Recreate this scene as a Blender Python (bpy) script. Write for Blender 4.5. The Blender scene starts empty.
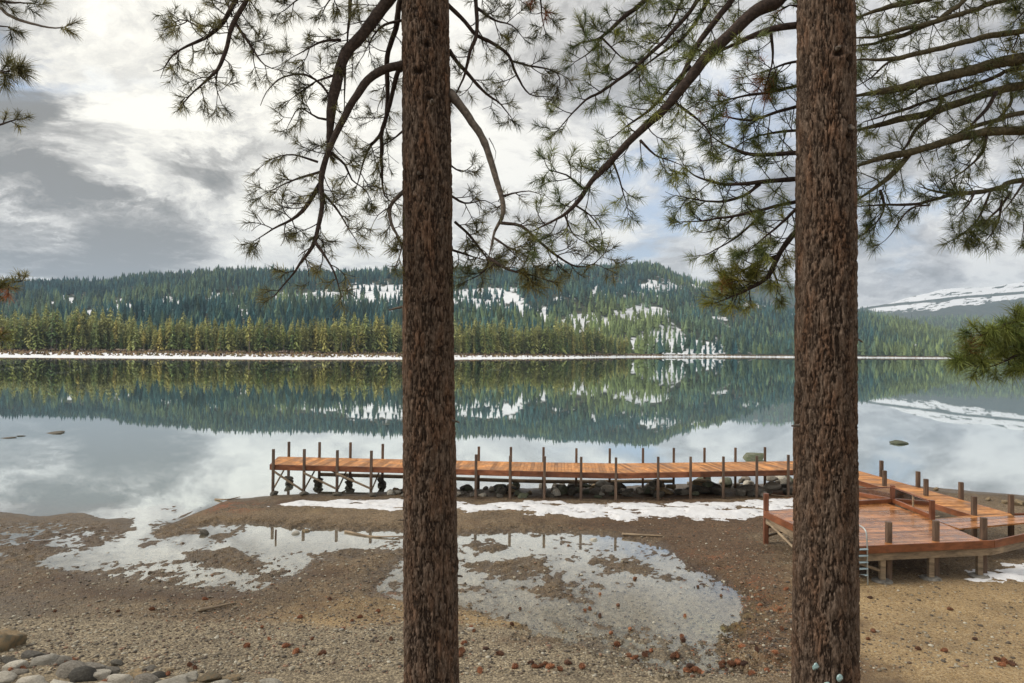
import bpy, math, random
import numpy as np
from mathutils import Vector, Matrix
rs = np.random.RandomState(7); random.seed(7)
scene = bpy.context.scene
R_ = math.radians
# ------------------------------------------------------------------ camera
FPX = 683.0
PITCH = math.atan(9.0 / FPX); ROLL = 0.0105
CAM = np.array([0, 0, 6.0])
_r = np.array([math.cos(ROLL), 0, math.sin(ROLL)])
_f = np.array([0, math.cos(PITCH), math.sin(PITCH)])
_r = _r - _f * _r.dot(_f); _r /= np.linalg.norm(_r)
_u = np.cross(_r, _f)
cd = bpy.data.cameras.new('camera'); cam = bpy.data.objects.new('camera', cd)
scene.collection.objects.link(cam)
cd.sensor_width = 36; cd.lens = 36 * FPX / 1024; cd.clip_start = 0.05; cd.clip_end = 30000
cam.matrix_world = Matrix(((_r[0], _u[0], -_f[0], CAM[0]), (_r[1], _u[1], -_f[1], CAM[1]),
                           (_r[2], _u[2], -_f[2], CAM[2]), (0, 0, 0, 1)))
scene.camera = cam
scene.render.resolution_x = 1024; scene.render.resolution_y = 683
def P(px, py, d):
    return CAM + _f * d + _r * ((px - 512) / FPX * d) + _u * ((341.5 - py) / FPX * d)
def G(px, py, z=0.0):
    v = _f + _r * ((px - 512) / FPX) + _u * ((341.5 - py) / FPX)
    return CAM + v * ((z - CAM[2]) / v[2])
def hor(u): return 350.5 + (u - 512) * ROLL
# ------------------------------------------------------------------ node helper
class NT:
    def __init__(s, tree): s.t = tree; s.n = tree.nodes; s.l = tree.links
    def node(s, typ, ins=None, **kw):
        n = s.n.new(typ)
        for k, v in kw.items(): setattr(n, k, v)
        for k, v in (ins or {}).items():
            if hasattr(v, 'is_output') or isinstance(v, bpy.types.NodeSocket): s.l.new(v, n.inputs[k])
            else: n.inputs[k].default_value = v
        return n
    def math(s, op, a, b=0.0, c=0.0, clamp=False):
        n = s.n.new('ShaderNodeMath'); n.operation = op; n.use_clamp = clamp
        for i, v in enumerate((a, b, c)):
            if isinstance(v, bpy.types.NodeSocket): s.l.new(v, n.inputs[i])
            else: n.inputs[i].default_value = v
        return n.outputs[0]
    def vmath(s, op, a, b=(0, 0, 0), scale=None):
        n = s.n.new('ShaderNodeVectorMath'); n.operation = op
        for i, v in enumerate((a, b)):
            if isinstance(v, bpy.types.NodeSocket): s.l.new(v, n.inputs[i])
            else: n.inputs[i].default_value = v
        if scale is not None:
            if isinstance(scale, bpy.types.NodeSocket): s.l.new(scale, n.inputs['Scale'])
            else: n.inputs['Scale'].default_value = scale
        return n.outputs['Value'] if op in ('DOT_PRODUCT', 'LENGTH') else n.outputs[0]
    def mix(s, fac, a, b, blend='MIX'):
        n = s.n.new('ShaderNodeMix'); n.data_type = 'RGBA'; n.blend_type = blend
        for k, v in ((0, fac), (6, a), (7, b)):
            if isinstance(v, bpy.types.NodeSocket): s.l.new(v, n.inputs[k])
            else:
                if k and len(v) == 3: v = (*v, 1)
                n.inputs[k].default_value = v
        return n.outputs[2]
    def noise(s, vec, scale, detail=4, rough=.55, dist=0, out=0):
        n = s.n.new('ShaderNodeTexNoise'); n.inputs['Scale'].default_value = scale
        n.inputs['Detail'].default_value = detail; n.inputs['Roughness'].default_value = rough
        n.inputs['Distortion'].default_value = dist
        if vec is not None: s.l.new(vec, n.inputs['Vector'])
        return n.outputs[out]
    def voro(s, vec, scale, feature='F1', out='Distance', rand=1):
        n = s.n.new('ShaderNodeTexVoronoi'); n.feature = feature; n.inputs['Scale'].default_value = scale
        n.inputs['Randomness'].default_value = rand
        s.l.new(vec, n.inputs['Vector']); return n.outputs[out]
    def ramp(s, fac, stops, interp='LINEAR'):
        n = s.n.new('ShaderNodeValToRGB'); n.color_ramp.interpolation = interp; e = n.color_ramp.elements
        while len(e) < len(stops): e.new(.5)
        for i, (p, c) in enumerate(stops):
            e[i].position = p; e[i].color = (*c, 1) if not isinstance(c, (int, float)) else (c, c, c, 1)
        s.l.new(fac, n.inputs[0]); return n.outputs[0]
    def mr(s, v, a, b, c=0., d=1., smooth=False):
        n = s.n.new('ShaderNodeMapRange'); n.inputs[1].default_value = a; n.inputs[2].default_value = b
        n.inputs[3].default_value = c; n.inputs[4].default_value = d
        if smooth: n.interpolation_type = 'SMOOTHSTEP'
        s.l.new(v, n.inputs[0]); return n.outputs[0]
    def scale(s, vec, xyz, rot=(0, 0, 0)):
        n = s.n.new('ShaderNodeMapping'); n.inputs['Scale'].default_value = xyz; n.inputs['Rotation'].default_value = rot
        s.l.new(vec, n.inputs['Vector']); return n.outputs[0]
def mat(name):
    m = bpy.data.materials.new(name); m.use_nodes = True; m.node_tree.nodes.clear(); return m, NT(m.node_tree)
def finish(T, color, rough=.8, bump=None, bstr=.5, bdist=.02, spec=.5, **extra):
    b = T.node('ShaderNodeBsdfPrincipled')
    for k, v in {'Base Color': color, 'Roughness': rough, 'Specular IOR Level': spec, **extra}.items():
        if isinstance(v, bpy.types.NodeSocket): T.l.new(v, b.inputs[k])
        else: b.inputs[k].default_value = (*v, 1) if isinstance(v, tuple) and len(v) == 3 else v
    if bump is not None:
        bn = T.node('ShaderNodeBump'); bn.inputs['Strength'].default_value = bstr; bn.inputs['Distance'].default_value = bdist
        T.l.new(bump, bn.inputs['Height']); T.l.new(bn.outputs[0], b.inputs['Normal'])
    o = T.node('ShaderNodeOutputMaterial'); T.l.new(b.outputs[0], o.inputs['Surface']); return b
# ------------------------------------------------------------------ world: daylight sky under broken cloud
SUN_EL, SUN_AZ = 36.0, -98.0        # azimuth from +Y towards +X (so: left and ahead)
w = bpy.data.worlds.new('World'); scene.world = w; w.use_nodes = True
T = NT(w.node_tree); T.n.clear()
sky = T.node('ShaderNodeTexSky', sky_type='NISHITA', sun_disc=False)
sky.sun_elevation = R_(SUN_EL); sky.sun_rotation = R_(SUN_AZ)
D = T.vmath('NORMALIZE', T.node('ShaderNodeTexCoord').outputs['Generated'])
sep = T.node('ShaderNodeSeparateXYZ', {0: D}); dz = sep.outputs[2]
hz = T.math('MAXIMUM', T.math('ADD', dz, .36), .05)
cp = T.vmath('SCALE', D, scale=T.math('DIVIDE', 1.0, hz))       # cloud-layer perspective
n1 = T.noise(cp, 2.2, 7, .58, .3, out=1)
warp = T.vmath('SUBTRACT', n1, (.5, .5, .5))
Dw = T.vmath('ADD', D, T.vmath('SCALE', warp, scale=.42))
dark = None
def blob(px, py, rx, ry, ang, amp):
    global dark
    c = P(px, py, 1) - CAM; c /= np.linalg.norm(c)
    e1 = _r * math.cos(R_(ang)) - _u * math.sin(R_(ang)); e1 = e1 - c * e1.dot(c); e1 /= np.linalg.norm(e1)
    e2 = np.cross(c, e1)
    a = T.math('MULTIPLY', T.math('SUBTRACT', T.vmath('DOT_PRODUCT', Dw, tuple(e1)), float(e1.dot(c))), FPX / rx)
    b = T.math('MULTIPLY', T.math('SUBTRACT', T.vmath('DOT_PRODUCT', Dw, tuple(e2)), float(e2.dot(c))), FPX / ry)
    q = T.math('ADD', T.math('MULTIPLY', a, a), T.math('MULTIPLY', b, b))
    front = T.math('GREATER_THAN', T.vmath('DOT_PRODUCT', D, tuple(c)), 0.0)
    g = T.math('MULTIPLY', T.math('MULTIPLY', T.math('EXPONENT', T.math('MULTIPLY', q, -1.0)), front), amp * .56)
    dark = g if dark is None else T.math('ADD', dark, g)
for b_ in [(15, 60, 60, 60, 30, .8), (60, 100, 62, 30, 40, 1.15), (30, 190, 110, 36, 32, 1.25), (140, 240, 70, 16, 18, .8), (60, 215, 40, 14, 30, .5),
           (208, 160, 32, 60, 25, .95), (70, 270, 90, 9, 3, .6), (10, 245, 30, 9, 0, .8), (215, 215, 40, 25, 20, .45), (-200, 180, 120, 60, 20, .6),
           (580, 60, 130, 80, 0, .5), (520, 190, 60, 30, 0, .15), (960, 262, 160, 28, 0, .26), (930, 60, 160, 110, 0, .5), (640, 190, 120, 40, -10, .1), (820, 200, 120, 50, 0, .4),
           (400, 90, 90, 60, 0, .22), (1250, 150, 220, 120, 0, .4)]:
    blob(*b_)
fine = T.noise(T.vmath('ADD', cp, T.vmath('SCALE', warp, scale=.6)), 3.6, 9, .6)
fine2 = T.noise(T.scale(cp, (1, 1.8, 1), (0, 0, .6)), 1.7, 5, .5)
brk = T.noise(T.vmath('ADD', T.scale(D, (3.2, 3.2, 9.0), (0, .55, 0)), T.vmath('SCALE', warp, scale=1.6)), 2.0, 7, .6)
dark = T.math('MULTIPLY', dark, T.mr(brk, .36, .60, .30, 1.6))
tot = T.math('ADD', dark, T.math('MULTIPLY', T.math('SUBTRACT', fine, .47), 2.3))
tot = T.math('ADD', tot, T.math('MULTIPLY', T.math('SUBTRACT', fine2, .5), .9))
cl = T.ramp(tot, [(0.0, (.86, .845, .80)), (.12, (.77, .755, .72)), (.30, (.60, .59, .575)), (.50, (.41, .40, .39)), (.75, (.275, .268, .26)), (1.0, (.205, .20, .193))])
# brighter veil where the sun stands behind the cloud
sunv = (math.sin(R_(-24)) * math.cos(R_(20)), math.cos(R_(-24)) * math.cos(R_(20)), math.sin(R_(20)))
glow = T.math('POWER', T.math('MAXIMUM', T.vmath('DOT_PRODUCT', D, sunv), 0), 9.0)
cl = T.mix(1.0, cl, T.mix(glow, (.92, .92, .93), (1.10, 1.08, 1.02)), 'MULTIPLY')
# blue gaps
gapm = None
for px, py, rx, ry in ((745, 115, 75, 50), (655, 190, 70, 26), (950, 215, 80, 20), (40, 35, 50, 14), (1010, 60, 40, 22)):
    c = P(px, py, 1) - CAM; c /= np.linalg.norm(c); e2 = np.cross(c, _r)
    a = T.math('MULTIPLY', T.vmath('DOT_PRODUCT', T.vmath('SUBTRACT', Dw, tuple(c)), tuple(_r)), FPX / rx)
    b = T.math('MULTIPLY', T.vmath('DOT_PRODUCT', T.vmath('SUBTRACT', Dw, tuple(c)), tuple(_u)), FPX / ry)
    g = T.math('EXPONENT', T.math('MULTIPLY', T.math('ADD', T.math('MULTIPLY', a, a), T.math('MULTIPLY', b, b)), -1.0))
    g = T.math('MULTIPLY', g, T.math('GREATER_THAN', T.vmath('DOT_PRODUCT', D, tuple(c)), 0.0))
    gapm = g if gapm is None else T.math('MAXIMUM', gapm, g)
gapm = T.math('MULTIPLY', gapm, T.mr(fine, .34, .50), clamp=True)
cl10 = T.vmath('SCALE', cl, scale=10.0)
low = T.mr(dz, -.02, .02)
col = T.mix(T.math('MULTIPLY', gapm, .85), cl10, T.mix(.55, sky.outputs[0], (5.2, 6.3, 8.2)))
col = T.mix(low, (2.0, 2.0, 2.0), col)
bg = T.node('ShaderNodeBackground', {'Color': col, 'Strength': .1})
T.l.new(bg.outputs[0], T.node('ShaderNodeOutputWorld').inputs['Surface'])
# ------------------------------------------------------------------ sun (veiled)
sd = bpy.data.lights.new('sun', 'SUN'); so = bpy.data.objects.new('sun', sd); scene.collection.objects.link(so)
sd.energy = 2.4; sd.angle = R_(14); sd.color = (1.0, .93, .82)
sdir = Vector((math.sin(R_(SUN_AZ)) * math.cos(R_(SUN_EL)), math.cos(R_(SUN_AZ)) * math.cos(R_(SUN_EL)), math.sin(R_(SUN_EL))))
so.rotation_euler = sdir.to_track_quat('Z', 'Y').to_euler()
vs = scene.view_settings; vs.view_transform = 'Standard'; vs.look = 'None'; vs.exposure = 0.38; vs.gamma = 1
vs.use_curve_mapping = False
scene.render.engine = 'CYCLES'
scene.cycles.max_bounces = 6; scene.cycles.diffuse_bounces = 3; scene.cycles.glossy_bounces = 4
scene.cycles.transparent_max_bounces = 12; scene.cycles.volume_bounces = 0
# ------------------------------------------------------------------ object helpers
COL = scene.collection
def tag(o, label=None, cat=None, group=None, kind=None):
    for k, v in (('label', label), ('category', cat), ('group', group), ('kind', kind)):
        if v: o[k] = v
    return o
def empty(name, loc, rz=0, **kw):
    o = bpy.data.objects.new(name, None); COL.objects.link(o); o.location = tuple(float(c) for c in loc)
    o.rotation_euler = (0, 0, rz); o.empty_display_size = .2; return tag(o, **kw)
def link(name, me, parent=None, loc=None, **kw):
    o = bpy.data.objects.new(name, me); COL.objects.link(o)
    if loc is not None: o.location = tuple(float(c) for c in loc)
    if parent is not None: o.parent = parent
    return tag(o, **kw)
def np_mesh(name, V, F, mats, smooth=True, cols=None, midx=None):
    """V (n,3); F (m,k) array or list of arrays of different k."""
    me = bpy.data.meshes.new(name); V = np.asarray(V, np.float32)
    Fs = [np.asarray(f, np.int32) for f in (F if isinstance(F, list) and np.ndim(F[0]) == 2 else [F])]; Fs = [f for f in Fs if len(f)]
    me.vertices.add(len(V)); me.vertices.foreach_set('co', V.ravel())
    loops = np.concatenate([f.ravel() for f in Fs]); cnt = np.concatenate([np.full(len(f), f.shape[1], np.int32) for f in Fs])
    st = np.zeros(len(cnt), np.int32); st[1:] = np.cumsum(cnt)[:-1]
    me.loops.add(len(loops)); me.loops.foreach_set('vertex_index', loops)
    me.polygons.add(len(cnt)); me.polygons.foreach_set('loop_start', st)
    if midx is not None: me.polygons.foreach_set('material_index', np.asarray(midx, np.int32))
    me.polygons.foreach_set('use_smooth', np.full(len(cnt), smooth, bool))
    me.update(calc_edges=True)
    for m in (mats if isinstance(mats, (list, tuple)) else [mats]): me.materials.append(m)
    if cols is not None:
        for k, c in cols.items():
            a = me.attributes.new(k, 'FLOAT_COLOR', 'POINT'); c4 = np.ones((len(V), 4), np.float32); c4[:, :c.shape[1]] = c
            a.data.foreach_set('color', c4.ravel())
    me.validate(); return me
class MB:
    """collects shapes into one mesh"""
    def __init__(s): s.v = []; s.q = []; s.t = []; s.n = 0; s.c = []
    def add(s, V, Q=None, Tn=None, col=None):
        V = np.asarray(V, float)
        if Q is not None and len(Q): s.q.append(np.asarray(Q, int) + s.n)
        if Tn is not None and len(Tn): s.t.append(np.asarray(Tn, int) + s.n)
        s.v.append(V); s.n += len(V)
        s.c.append(np.tile(np.asarray(col if col is not None else (1, 1, 1), float), (len(V), 1)) if col is None or np.ndim(col) == 1 else col)
    def box(s, a, b, wid, hgt, up=(0, 0, 1), col=None, bev=.006):
        """bar from a to b with chamfered long edges"""
        a = np.asarray(a, float); b = np.asarray(b, float); d = b - a; d /= np.linalg.norm(d)
        up = np.asarray(up, float); sx = np.cross(d, up); sx /= np.linalg.norm(sx); uz = np.cross(sx, d)
        w2, h2 = wid / 2, hgt / 2; k = min(bev, w2 * .4, h2 * .4)
        prof = [(w2, -h2 + k), (w2, h2 - k), (w2 - k, h2), (-w2 + k, h2), (-w2, h2 - k), (-w2, -h2 + k), (-w2 + k, -h2), (w2 - k, -h2)]
        V = [a + sx * x + uz * y for x, y in prof] + [b + sx * x + uz * y for x, y in prof]
        Q = [(i, (i + 1) % 8, (i + 1) % 8 + 8, i + 8) for i in range(8)]
        for o, r in ((0, False), (8, True)):
            for f in ((0, 1, 2, 7), (2, 3, 6, 7), (3, 4, 5, 6)):
                f = [o + i for i in f]; Q.append(tuple(f[::-1]) if not r else tuple(f))
        s.add(V, Q, col=col)
    def tube(s, pts, rad, seg=6, col=None, cap=True):
        pts = np.asarray(pts, float); n = len(pts); rad = np.broadcast_to(np.asarray(rad, float), (n,))
        tg = np.gradient(pts, axis=0); tg /= np.linalg.norm(tg, axis=1)[:, None] + 1e-9
        ref = np.array([0, 1.0, .13]) if abs(tg[:, 1]).mean() < .8 else np.array([1.0, 0, .1])
        a = np.cross(tg, ref); a /= np.linalg.norm(a, axis=1)[:, None] + 1e-9; b = np.cross(tg, a)
        th = np.arange(seg) * 2 * math.pi / seg
        V = pts[:, None] + rad[:, None, None] * (a[:, None] * np.cos(th)[None, :, None] + b[:, None] * np.sin(th)[None, :, None])
        i = np.arange(n - 1)[:, None] * seg; j = np.arange(seg)[None]; j2 = (j + 1) % seg
        Q = np.stack([i + j, i + j2, i + seg + j2, i + seg + j], -1).reshape(-1, 4)
        V = V.reshape(-1, 3); Tn = []
        if cap:
            V = np.vstack([V, pts[:1], pts[-1:]]); m = n * seg
            Tn = [(m, (k + 1) % seg, k) for k in range(seg)] + [(m + 1, (n - 1) * seg + k, (n - 1) * seg + (k + 1) % seg) for k in range(seg)]
        s.add(V, Q, Tn, col)
    def build(s, name, m, parent=None, smooth=False, loc=None, withcol=False, **kw):
        V = np.vstack(s.v)
        if loc is not None: V = V - np.asarray(loc, float)
        elif parent is not None:
            q = parent
            while q is not None: V = V - np.asarray(q.location, float); q = q.parent
        F = ([np.vstack(s.q)] if s.q else []) + ([np.vstack(s.t)] if s.t else [])
        me = np_mesh(name, V, F, m, smooth, {'Col': np.vstack(s.c)} if withcol else None)
        return link(name, me, parent, loc if parent is None else None, **kw)
def copy_tree(o, parent=None):
    c = o.copy(); COL.objects.link(c); c.parent = parent
    for ch in list(o.children): copy_tree(ch, c)
    return c
# ------------------------------------------------------------------ numpy noise
def _h(ix, iy, iz, seed):
    h = (ix.astype(np.int64) * 374761393 + iy.astype(np.int64) * 668265263 + iz.astype(np.int64) * 2147483647 + seed * 1274126177) & 0xffffffff
    h = ((h ^ (h >> 13)) * 1274126177) & 0xffffffff; h = ((h ^ (h >> 16)) * 2246822519) & 0xffffffff
    return ((h ^ (h >> 15)) & 0xffffff) / float(0xffffff)
def vnoise(x, y, z=0.0, seed=0):
    x, y, z = np.broadcast_arrays(np.asarray(x, float), np.asarray(y, float), np.asarray(z, float))
    xi, yi, zi = np.floor(x), np.floor(y), np.floor(z); fx, fy, fz = x - xi, y - yi, z - zi
    s = lambda t: t * t * t * (t * (6 * t - 15) + 10)
    fx, fy, fz = s(fx), s(fy), s(fz); r = 0
    for a in (0, 1):
        for b in (0, 1):
            for c in (0, 1):
                wgt = (fx if a else 1 - fx) * (fy if b else 1 - fy) * (fz if c else 1 - fz)
                r = r + wgt * _h(xi + a, yi + b, zi + c, seed)
    return r
def fbm(x, y, z=0.0, oct=4, seed=0, gain=.5):
    r = 0; a = 1; t = 0
    for o in range(oct):
        r = r + a * vnoise(x * 2 ** o + o * 17.3, y * 2 ** o + o * 9.1, np.asarray(z) * 2 ** o, seed + o); t += a; a *= gain
    return r / t
def sst(x, a, b):
    t = np.clip((x - a) / (b - a), 0, 1); return t * t * (3 - 2 * t)
def sdist(X, Y, poly):
    """signed distance to polygon, positive inside"""
    poly = np.asarray(poly, float); n = len(poly); best = np.full(X.shape, 1e9); ins = np.zeros(X.shape, bool)
    for i in range(n):
        ax, ay = poly[i]; bx, by = poly[(i + 1) % n]; ex, ey = bx - ax, by - ay
        t = np.clip(((X - ax) * ex + (Y - ay) * ey) / (ex * ex + ey * ey + 1e-12), 0, 1)
        best = np.minimum(best, np.hypot(X - ax - t * ex, Y - ay - t * ey))
        c = ((ay > Y) != (by > Y)) & (X < ex * (Y - ay) / ((ey if abs(ey) > 1e-9 else 1e-9)) + ax); ins ^= c
    return np.where(ins, best, -best)
def gpoly(pts, z=0.0): return [tuple(G(x, y, z)[:2]) for x, y in pts]
def smooth_path(pts, step):
    pts = np.asarray(pts, float); n = len(pts)
    if n == 2: ext = np.vstack([2 * pts[0] - pts[1], pts, 2 * pts[1] - pts[0]])
    else: ext = np.vstack([2 * pts[0] - pts[1], pts, 2 * pts[-1] - pts[-2]])
    out = []
    for i in range(n - 1):
        p0, p1, p2, p3 = ext[i:i + 4]; m = max(2, int(np.linalg.norm((p2 - p1)[:3]) / step))
        t = (np.arange(m) / m)[:, None]
        out.append(.5 * ((2 * p1) + (-p0 + p2) * t + (2 * p0 - 5 * p1 + 4 * p2 - p3) * t ** 2 + (-p0 + 3 * p1 - 3 * p2 + p3) * t ** 3))
    return np.vstack(out + [pts[-1:]])
# ================================================================== GROUND
SHORE = [(-2500, 500), (-600, 505), (0, 511), (40, 516), (70, 513), (110, 518), (140, 516), (150, 520), (166, 521), (180, 519), (200, 508), (230, 499.5), (275, 495),
         (400, 491), (480, 489), (560, 487), (700, 484), (800, 482), (870, 482), (960, 490), (1024, 496), (1500, 505), (3000, 505)]
SHW = np.array([G(x, y, 0)[:2] for x, y in SHORE])
PUD = [gpoly([(10, 568), (60, 552), (115, 538), (128, 530), (138, 518), (146, 508), (170, 508), (176, 520), (182, 526), (250, 523.5), (391, 531), (430, 536), (410, 545), (340, 563), (290, 580),
              (262, 592), (235, 594), (188, 589), (98, 577)]),
       gpoly([(430, 538), (456, 534), (542, 532), (625, 537), (665, 550), (706, 574), (737, 594), (747, 617), (730, 645), (752, 690), (690, 690), (640, 670), (590, 657),
              (530, 642), (500, 617), (455, 607), (400, 600), (370, 588), (400, 560)])]
FILM = gpoly([(-60, 528), (0, 524), (60, 522), (115, 530), (100, 545), (40, 552), (0, 562), (-60, 565)])
ISL = [gpoly(p) for p in ([(150, 524), (180, 523), (205, 529), (207, 536), (160, 533)], [(208, 536), (240, 530), (250, 535), (215, 541)],
       [(178, 552), (235, 548), (262, 556), (245, 572), (200, 566)], [(466, 566), (500, 558), (545, 560), (562, 571), (548, 582), (490, 580)],
       [(520, 588), (560, 581), (600, 587), (590, 600), (540, 600)], [(565, 560), (600, 556), (650, 562), (665, 577), (620, 574)],
       [(300, 552), (350, 548), (400, 556), (360, 575), (300, 570)], [(456, 545), (500, 542), (530, 550), (480, 556)])]
SNOWP = [gpoly([(262, 507), (300, 502), (350, 500), (400, 500), (440, 501), (456, 503), (476, 507), (492, 503), (540, 504), (600, 505), (700, 505), (750, 502), (790, 500), (840, 499), (872, 487), (884, 497), (850, 512), (835, 519),
                (790, 521), (700, 521), (600, 520), (540, 516), (500, 513), (470, 514), (450, 510), (420, 511), (390, 513), (372, 509), (340, 511), (300, 508)], .05),
         gpoly([(955, 579), (975, 573), (1000, 571), (1024, 564), (1070, 558), (1070, 580), (1024, 583), (990, 581), (975, 583)], .25)]
def shore_y(X): return np.interp(X, SHW[np.argsort(SHW[:, 0]), 0], SHW[np.argsort(SHW[:, 0]), 1])
def ground_z(X, Y, fine=True):
    X = np.asarray(X, float); Y = np.asarray(Y, float)
    d = shore_y(X) + (fbm(X * .5, Y * .5, 0, 3, 11) - .5) * .9 - Y           # >0 inland
    right = sst(X, 4.5, 8)
    h = np.where(d > 0, .085 * (1 - np.exp(-np.maximum(d, 0) / 1.4)), np.maximum(d * .07, -1.3) - np.clip(-d - 18, 0, 60) * .12)
    h = h + .10 * sst(d, 2, 5) * sst(X, -16, -10) * (1 - sst(d, 5, 8)) * .6
    h = h + right * (.18 * sst(26 - Y, 0, 8))
    h = h + sst(Y, 15.5, 11.5) * 0
    rise = np.clip(15.6 - Y + (fbm(X * .25, Y * .25, 0, 3, 5) - .5) * 2, 0, 30)
    h = h + np.where(rise > 0, .10 * rise - .01 * np.minimum(rise, 4), 0) * (1 - .0 * right)
    left = sst(-X, 4, 14) * sst(Y, 19.3, 17.0); h = h - .055 * left
    n = fbm(X * 1.1, Y * 1.1, 0, 4, 21) - .5; n2 = fbm(X * 6, Y * 4.5, 0, 4, 31, .62) - .5
    amp = sst(d, -.5, 1.0)
    h = h + amp * (.07 * n + .035 * n2)
    for k, pl in enumerate(PUD + [FILM]):
        s = sdist(X, Y, pl) + .25 + n * 1.6 + n2 * 1.3
        hp = -.024 + n * .095 + n2 * .10
        if k == 0: hp = hp + .024 * sst(19.9 - Y, 0, 2.2) + .05 * n2 * sst(19.9 - Y, 0, 2.2)
        if k == 1: hp = hp + .014 * sst(15.4 - Y, 0, 1.5) + .03 * n2
        if k == 2: hp = hp + .022 + .06 * n2
        h = h + (hp - h) * sst(s, -.35, .55)
    for pl in ISL:
        s = sdist(X, Y, pl) + n * .5
        h = h + .055 * sst(s, -.35, .4) * (1 + n2)
    # deep shallow pool on the right side of the mud flat
    c = G(690, 605)[:2]; q = ((X - c[0]) / 2.2) ** 2 + ((Y - c[1]) / 1.3) ** 2; h = h - .06 * np.exp(-q)
    c = G(300, 537)[:2]; q = ((X - c[0]) / 2.6) ** 2 + ((Y - c[1]) / .9) ** 2; h = h - .06 * np.exp(-q)
    if fine: h = h + .012 * (vnoise(X * 21, Y * 21, 0, 3) - .5) * amp
    return h
def gz(x, y): return float(ground_z(np.array([x]), np.array([y]))[0])
def on_ground(px, py, z0=0.05):
    z = z0
    for _ in range(6): p = G(px, py, z); z = gz(p[0], p[1])
    return np.array([p[0], p[1], z])
def axis(lo, a, b, hi, st, g=1.13):
    m = list(np.arange(a, b, st)); s = st; x = a; L = []
    while x > lo: s *= g; x -= s; L.append(x)
    s = st; x = m[-1]; Rr = []
    while x < hi: s *= g; x += s; Rr.append(x)
    return np.array(L[::-1] + m + Rr)
gx = axis(-5000, -22, 19, 5000, .06); gy = axis(-3000, 9.5, 31.5, 5200, .06)
GX, GY = np.meshgrid(gx, gy); X, Y = GX.ravel(), GY.ravel(); GZ = ground_z(X, Y)
GZ = np.where(Y > 60, np.minimum(GZ, -2.5), GZ)
nx, ny = len(gx), len(gy)
ii = (np.arange(ny - 1)[:, None] * nx + np.arange(nx - 1)[None]).ravel()
GF = np.stack([ii, ii + 1, ii + nx + 1, ii + nx], -1)
# region weights: R = brown organic litter, G = grey gravel, B = olive dirt / sand
def pw(px, py, rx, ry):
    c = G(px, py)[:2]; ex = abs(G(px + rx, py)[0] - c[0]); ey = abs(G(px, py - ry)[1] - G(px, py + ry)[1]) / 2
    return np.exp(-(((X - c[0]) / ex) ** 2 + ((Y - c[1]) / ey) ** 2))
nz = fbm(X * .6, Y * .6, 0, 4, 77) - .5; nz2 = fbm(X * 2.4, Y * 2.4, 0, 4, 78) - .5
litter = .75 * pw(150, 598, 140, 9) + .6 * pw(60, 540, 90, 14) + .5 * pw(330, 575, 60, 10) + pw(735, 570, 60, 70) + pw(760, 620, 40, 70) + pw(720, 525, 90, 12) + .8 * pw(620, 525, 120, 8) + .7 * pw(600, 497, 220, 8) + .5 * pw(250, 507, 70, 7) + .5 * pw(560, 655, 140, 12) + .6 * pw(40, 583, 90, 10) + .55 * pw(370, 606, 70, 16)
litter = np.clip(litter + nz * .9 + nz2 * .5, 0, 1)
grav = sst(Y, 15.3, 13.6) * (1 - sst(X, 3.2, 5)) + .5 * sst(Y, 17.5, 15.5) * sst(-X, 5, 9); grav = np.clip(grav + nz * .8, 0, 1)
dirt = np.clip(sst(X, 4.4, 6.2) * sst(Y, 18.5, 16.5) + 1.3 * pw(385, 618, 95, 24) + 1.1 * pw(500, 640, 80, 18) + .8 * pw(620, 676, 120, 8) + .5 * pw(270, 515, 100, 8) + nz * .7, 0, 1)
reg = np.stack([litter, grav, dirt], -1)
algae = .8 * pw(706, 624, 14, 8) + .25 * pw(695, 612, 50, 22); orange = .9 * pw(225, 509, 45, 6) * (nz2 > -.02) + .5 * pw(420, 590, 40, 20) * (nz2 > .05) + .8 * pw(790, 497, 30, 4) + .5 * pw(745, 600, 30, 60) * (nz2 > .08)
aux = np.stack([np.clip(algae, 0, 1), np.clip(orange, 0, 1), sst(Y, 36, 60)], -1)
M_ground, T = mat('beach_ground')
pos = T.node('ShaderNodeNewGeometry').outputs['Position']
at = T.node('ShaderNodeAttribute', attribute_name='Reg'); sr = T.node('ShaderNodeSeparateColor', {0: at.outputs['Color']})
ax_ = T.node('ShaderNodeAttribute', attribute_name='Aux'); sa = T.node('ShaderNodeSeparateColor', {0: ax_.outputs['Color']})
zz = T.node('ShaderNodeSeparateXYZ', {0: pos}).outputs[2]
peb = T.voro(pos, 22); pebc = T.voro(pos, 22, out='Color'); peb2 = T.voro(pos, 55); peb2c = T.voro(pos, 55, out='Color')
fn = T.noise(pos, 9, 6, .65); fn2 = T.noise(pos, 60, 3, .6); big = T.noise(pos, .8, 4, .6)
g1 = T.node('ShaderNodeSeparateColor', {0: pebc}).outputs[0]; g2 = T.node('ShaderNodeSeparateColor', {0: peb2c}).outputs[1]
mud = T.ramp(fn, [(.25, (.04, .027, .016)), (.5, (.13, .094, .056)), (.75, (.29, .225, .15))])
mud = T.mix(T.mr(g2, .6, .95, 0, .7), mud, (.30, .27, .235)); mud = T.mix(T.mr(g2, .25, .0, 0, .7), mud, (.025, .02, .016))
gr = T.ramp(g1, [(.0, (.08, .066, .045)), (.3, (.21, .18, .128)), (.6, (.34, .30, .22)), (.85, (.46, .41, .31)), (1, (.62, .57, .46))])
gr = T.mix(.45, gr, T.ramp(g2, [(0, (.05, .045, .036)), (.5, (.23, .205, .17)), (1, (.46, .42, .36))]))
gr = T.mix(T.mr(peb, .25, .6, 0, .5), gr, (.06, .05, .04))
li = T.ramp(T.noise(pos, 30, 6, .75), [(.3, (.018, .012, .008)), (.48, (.075, .048, .03)), (.6, (.15, .095, .06)), (.72, (.30, .23, .16))])
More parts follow.
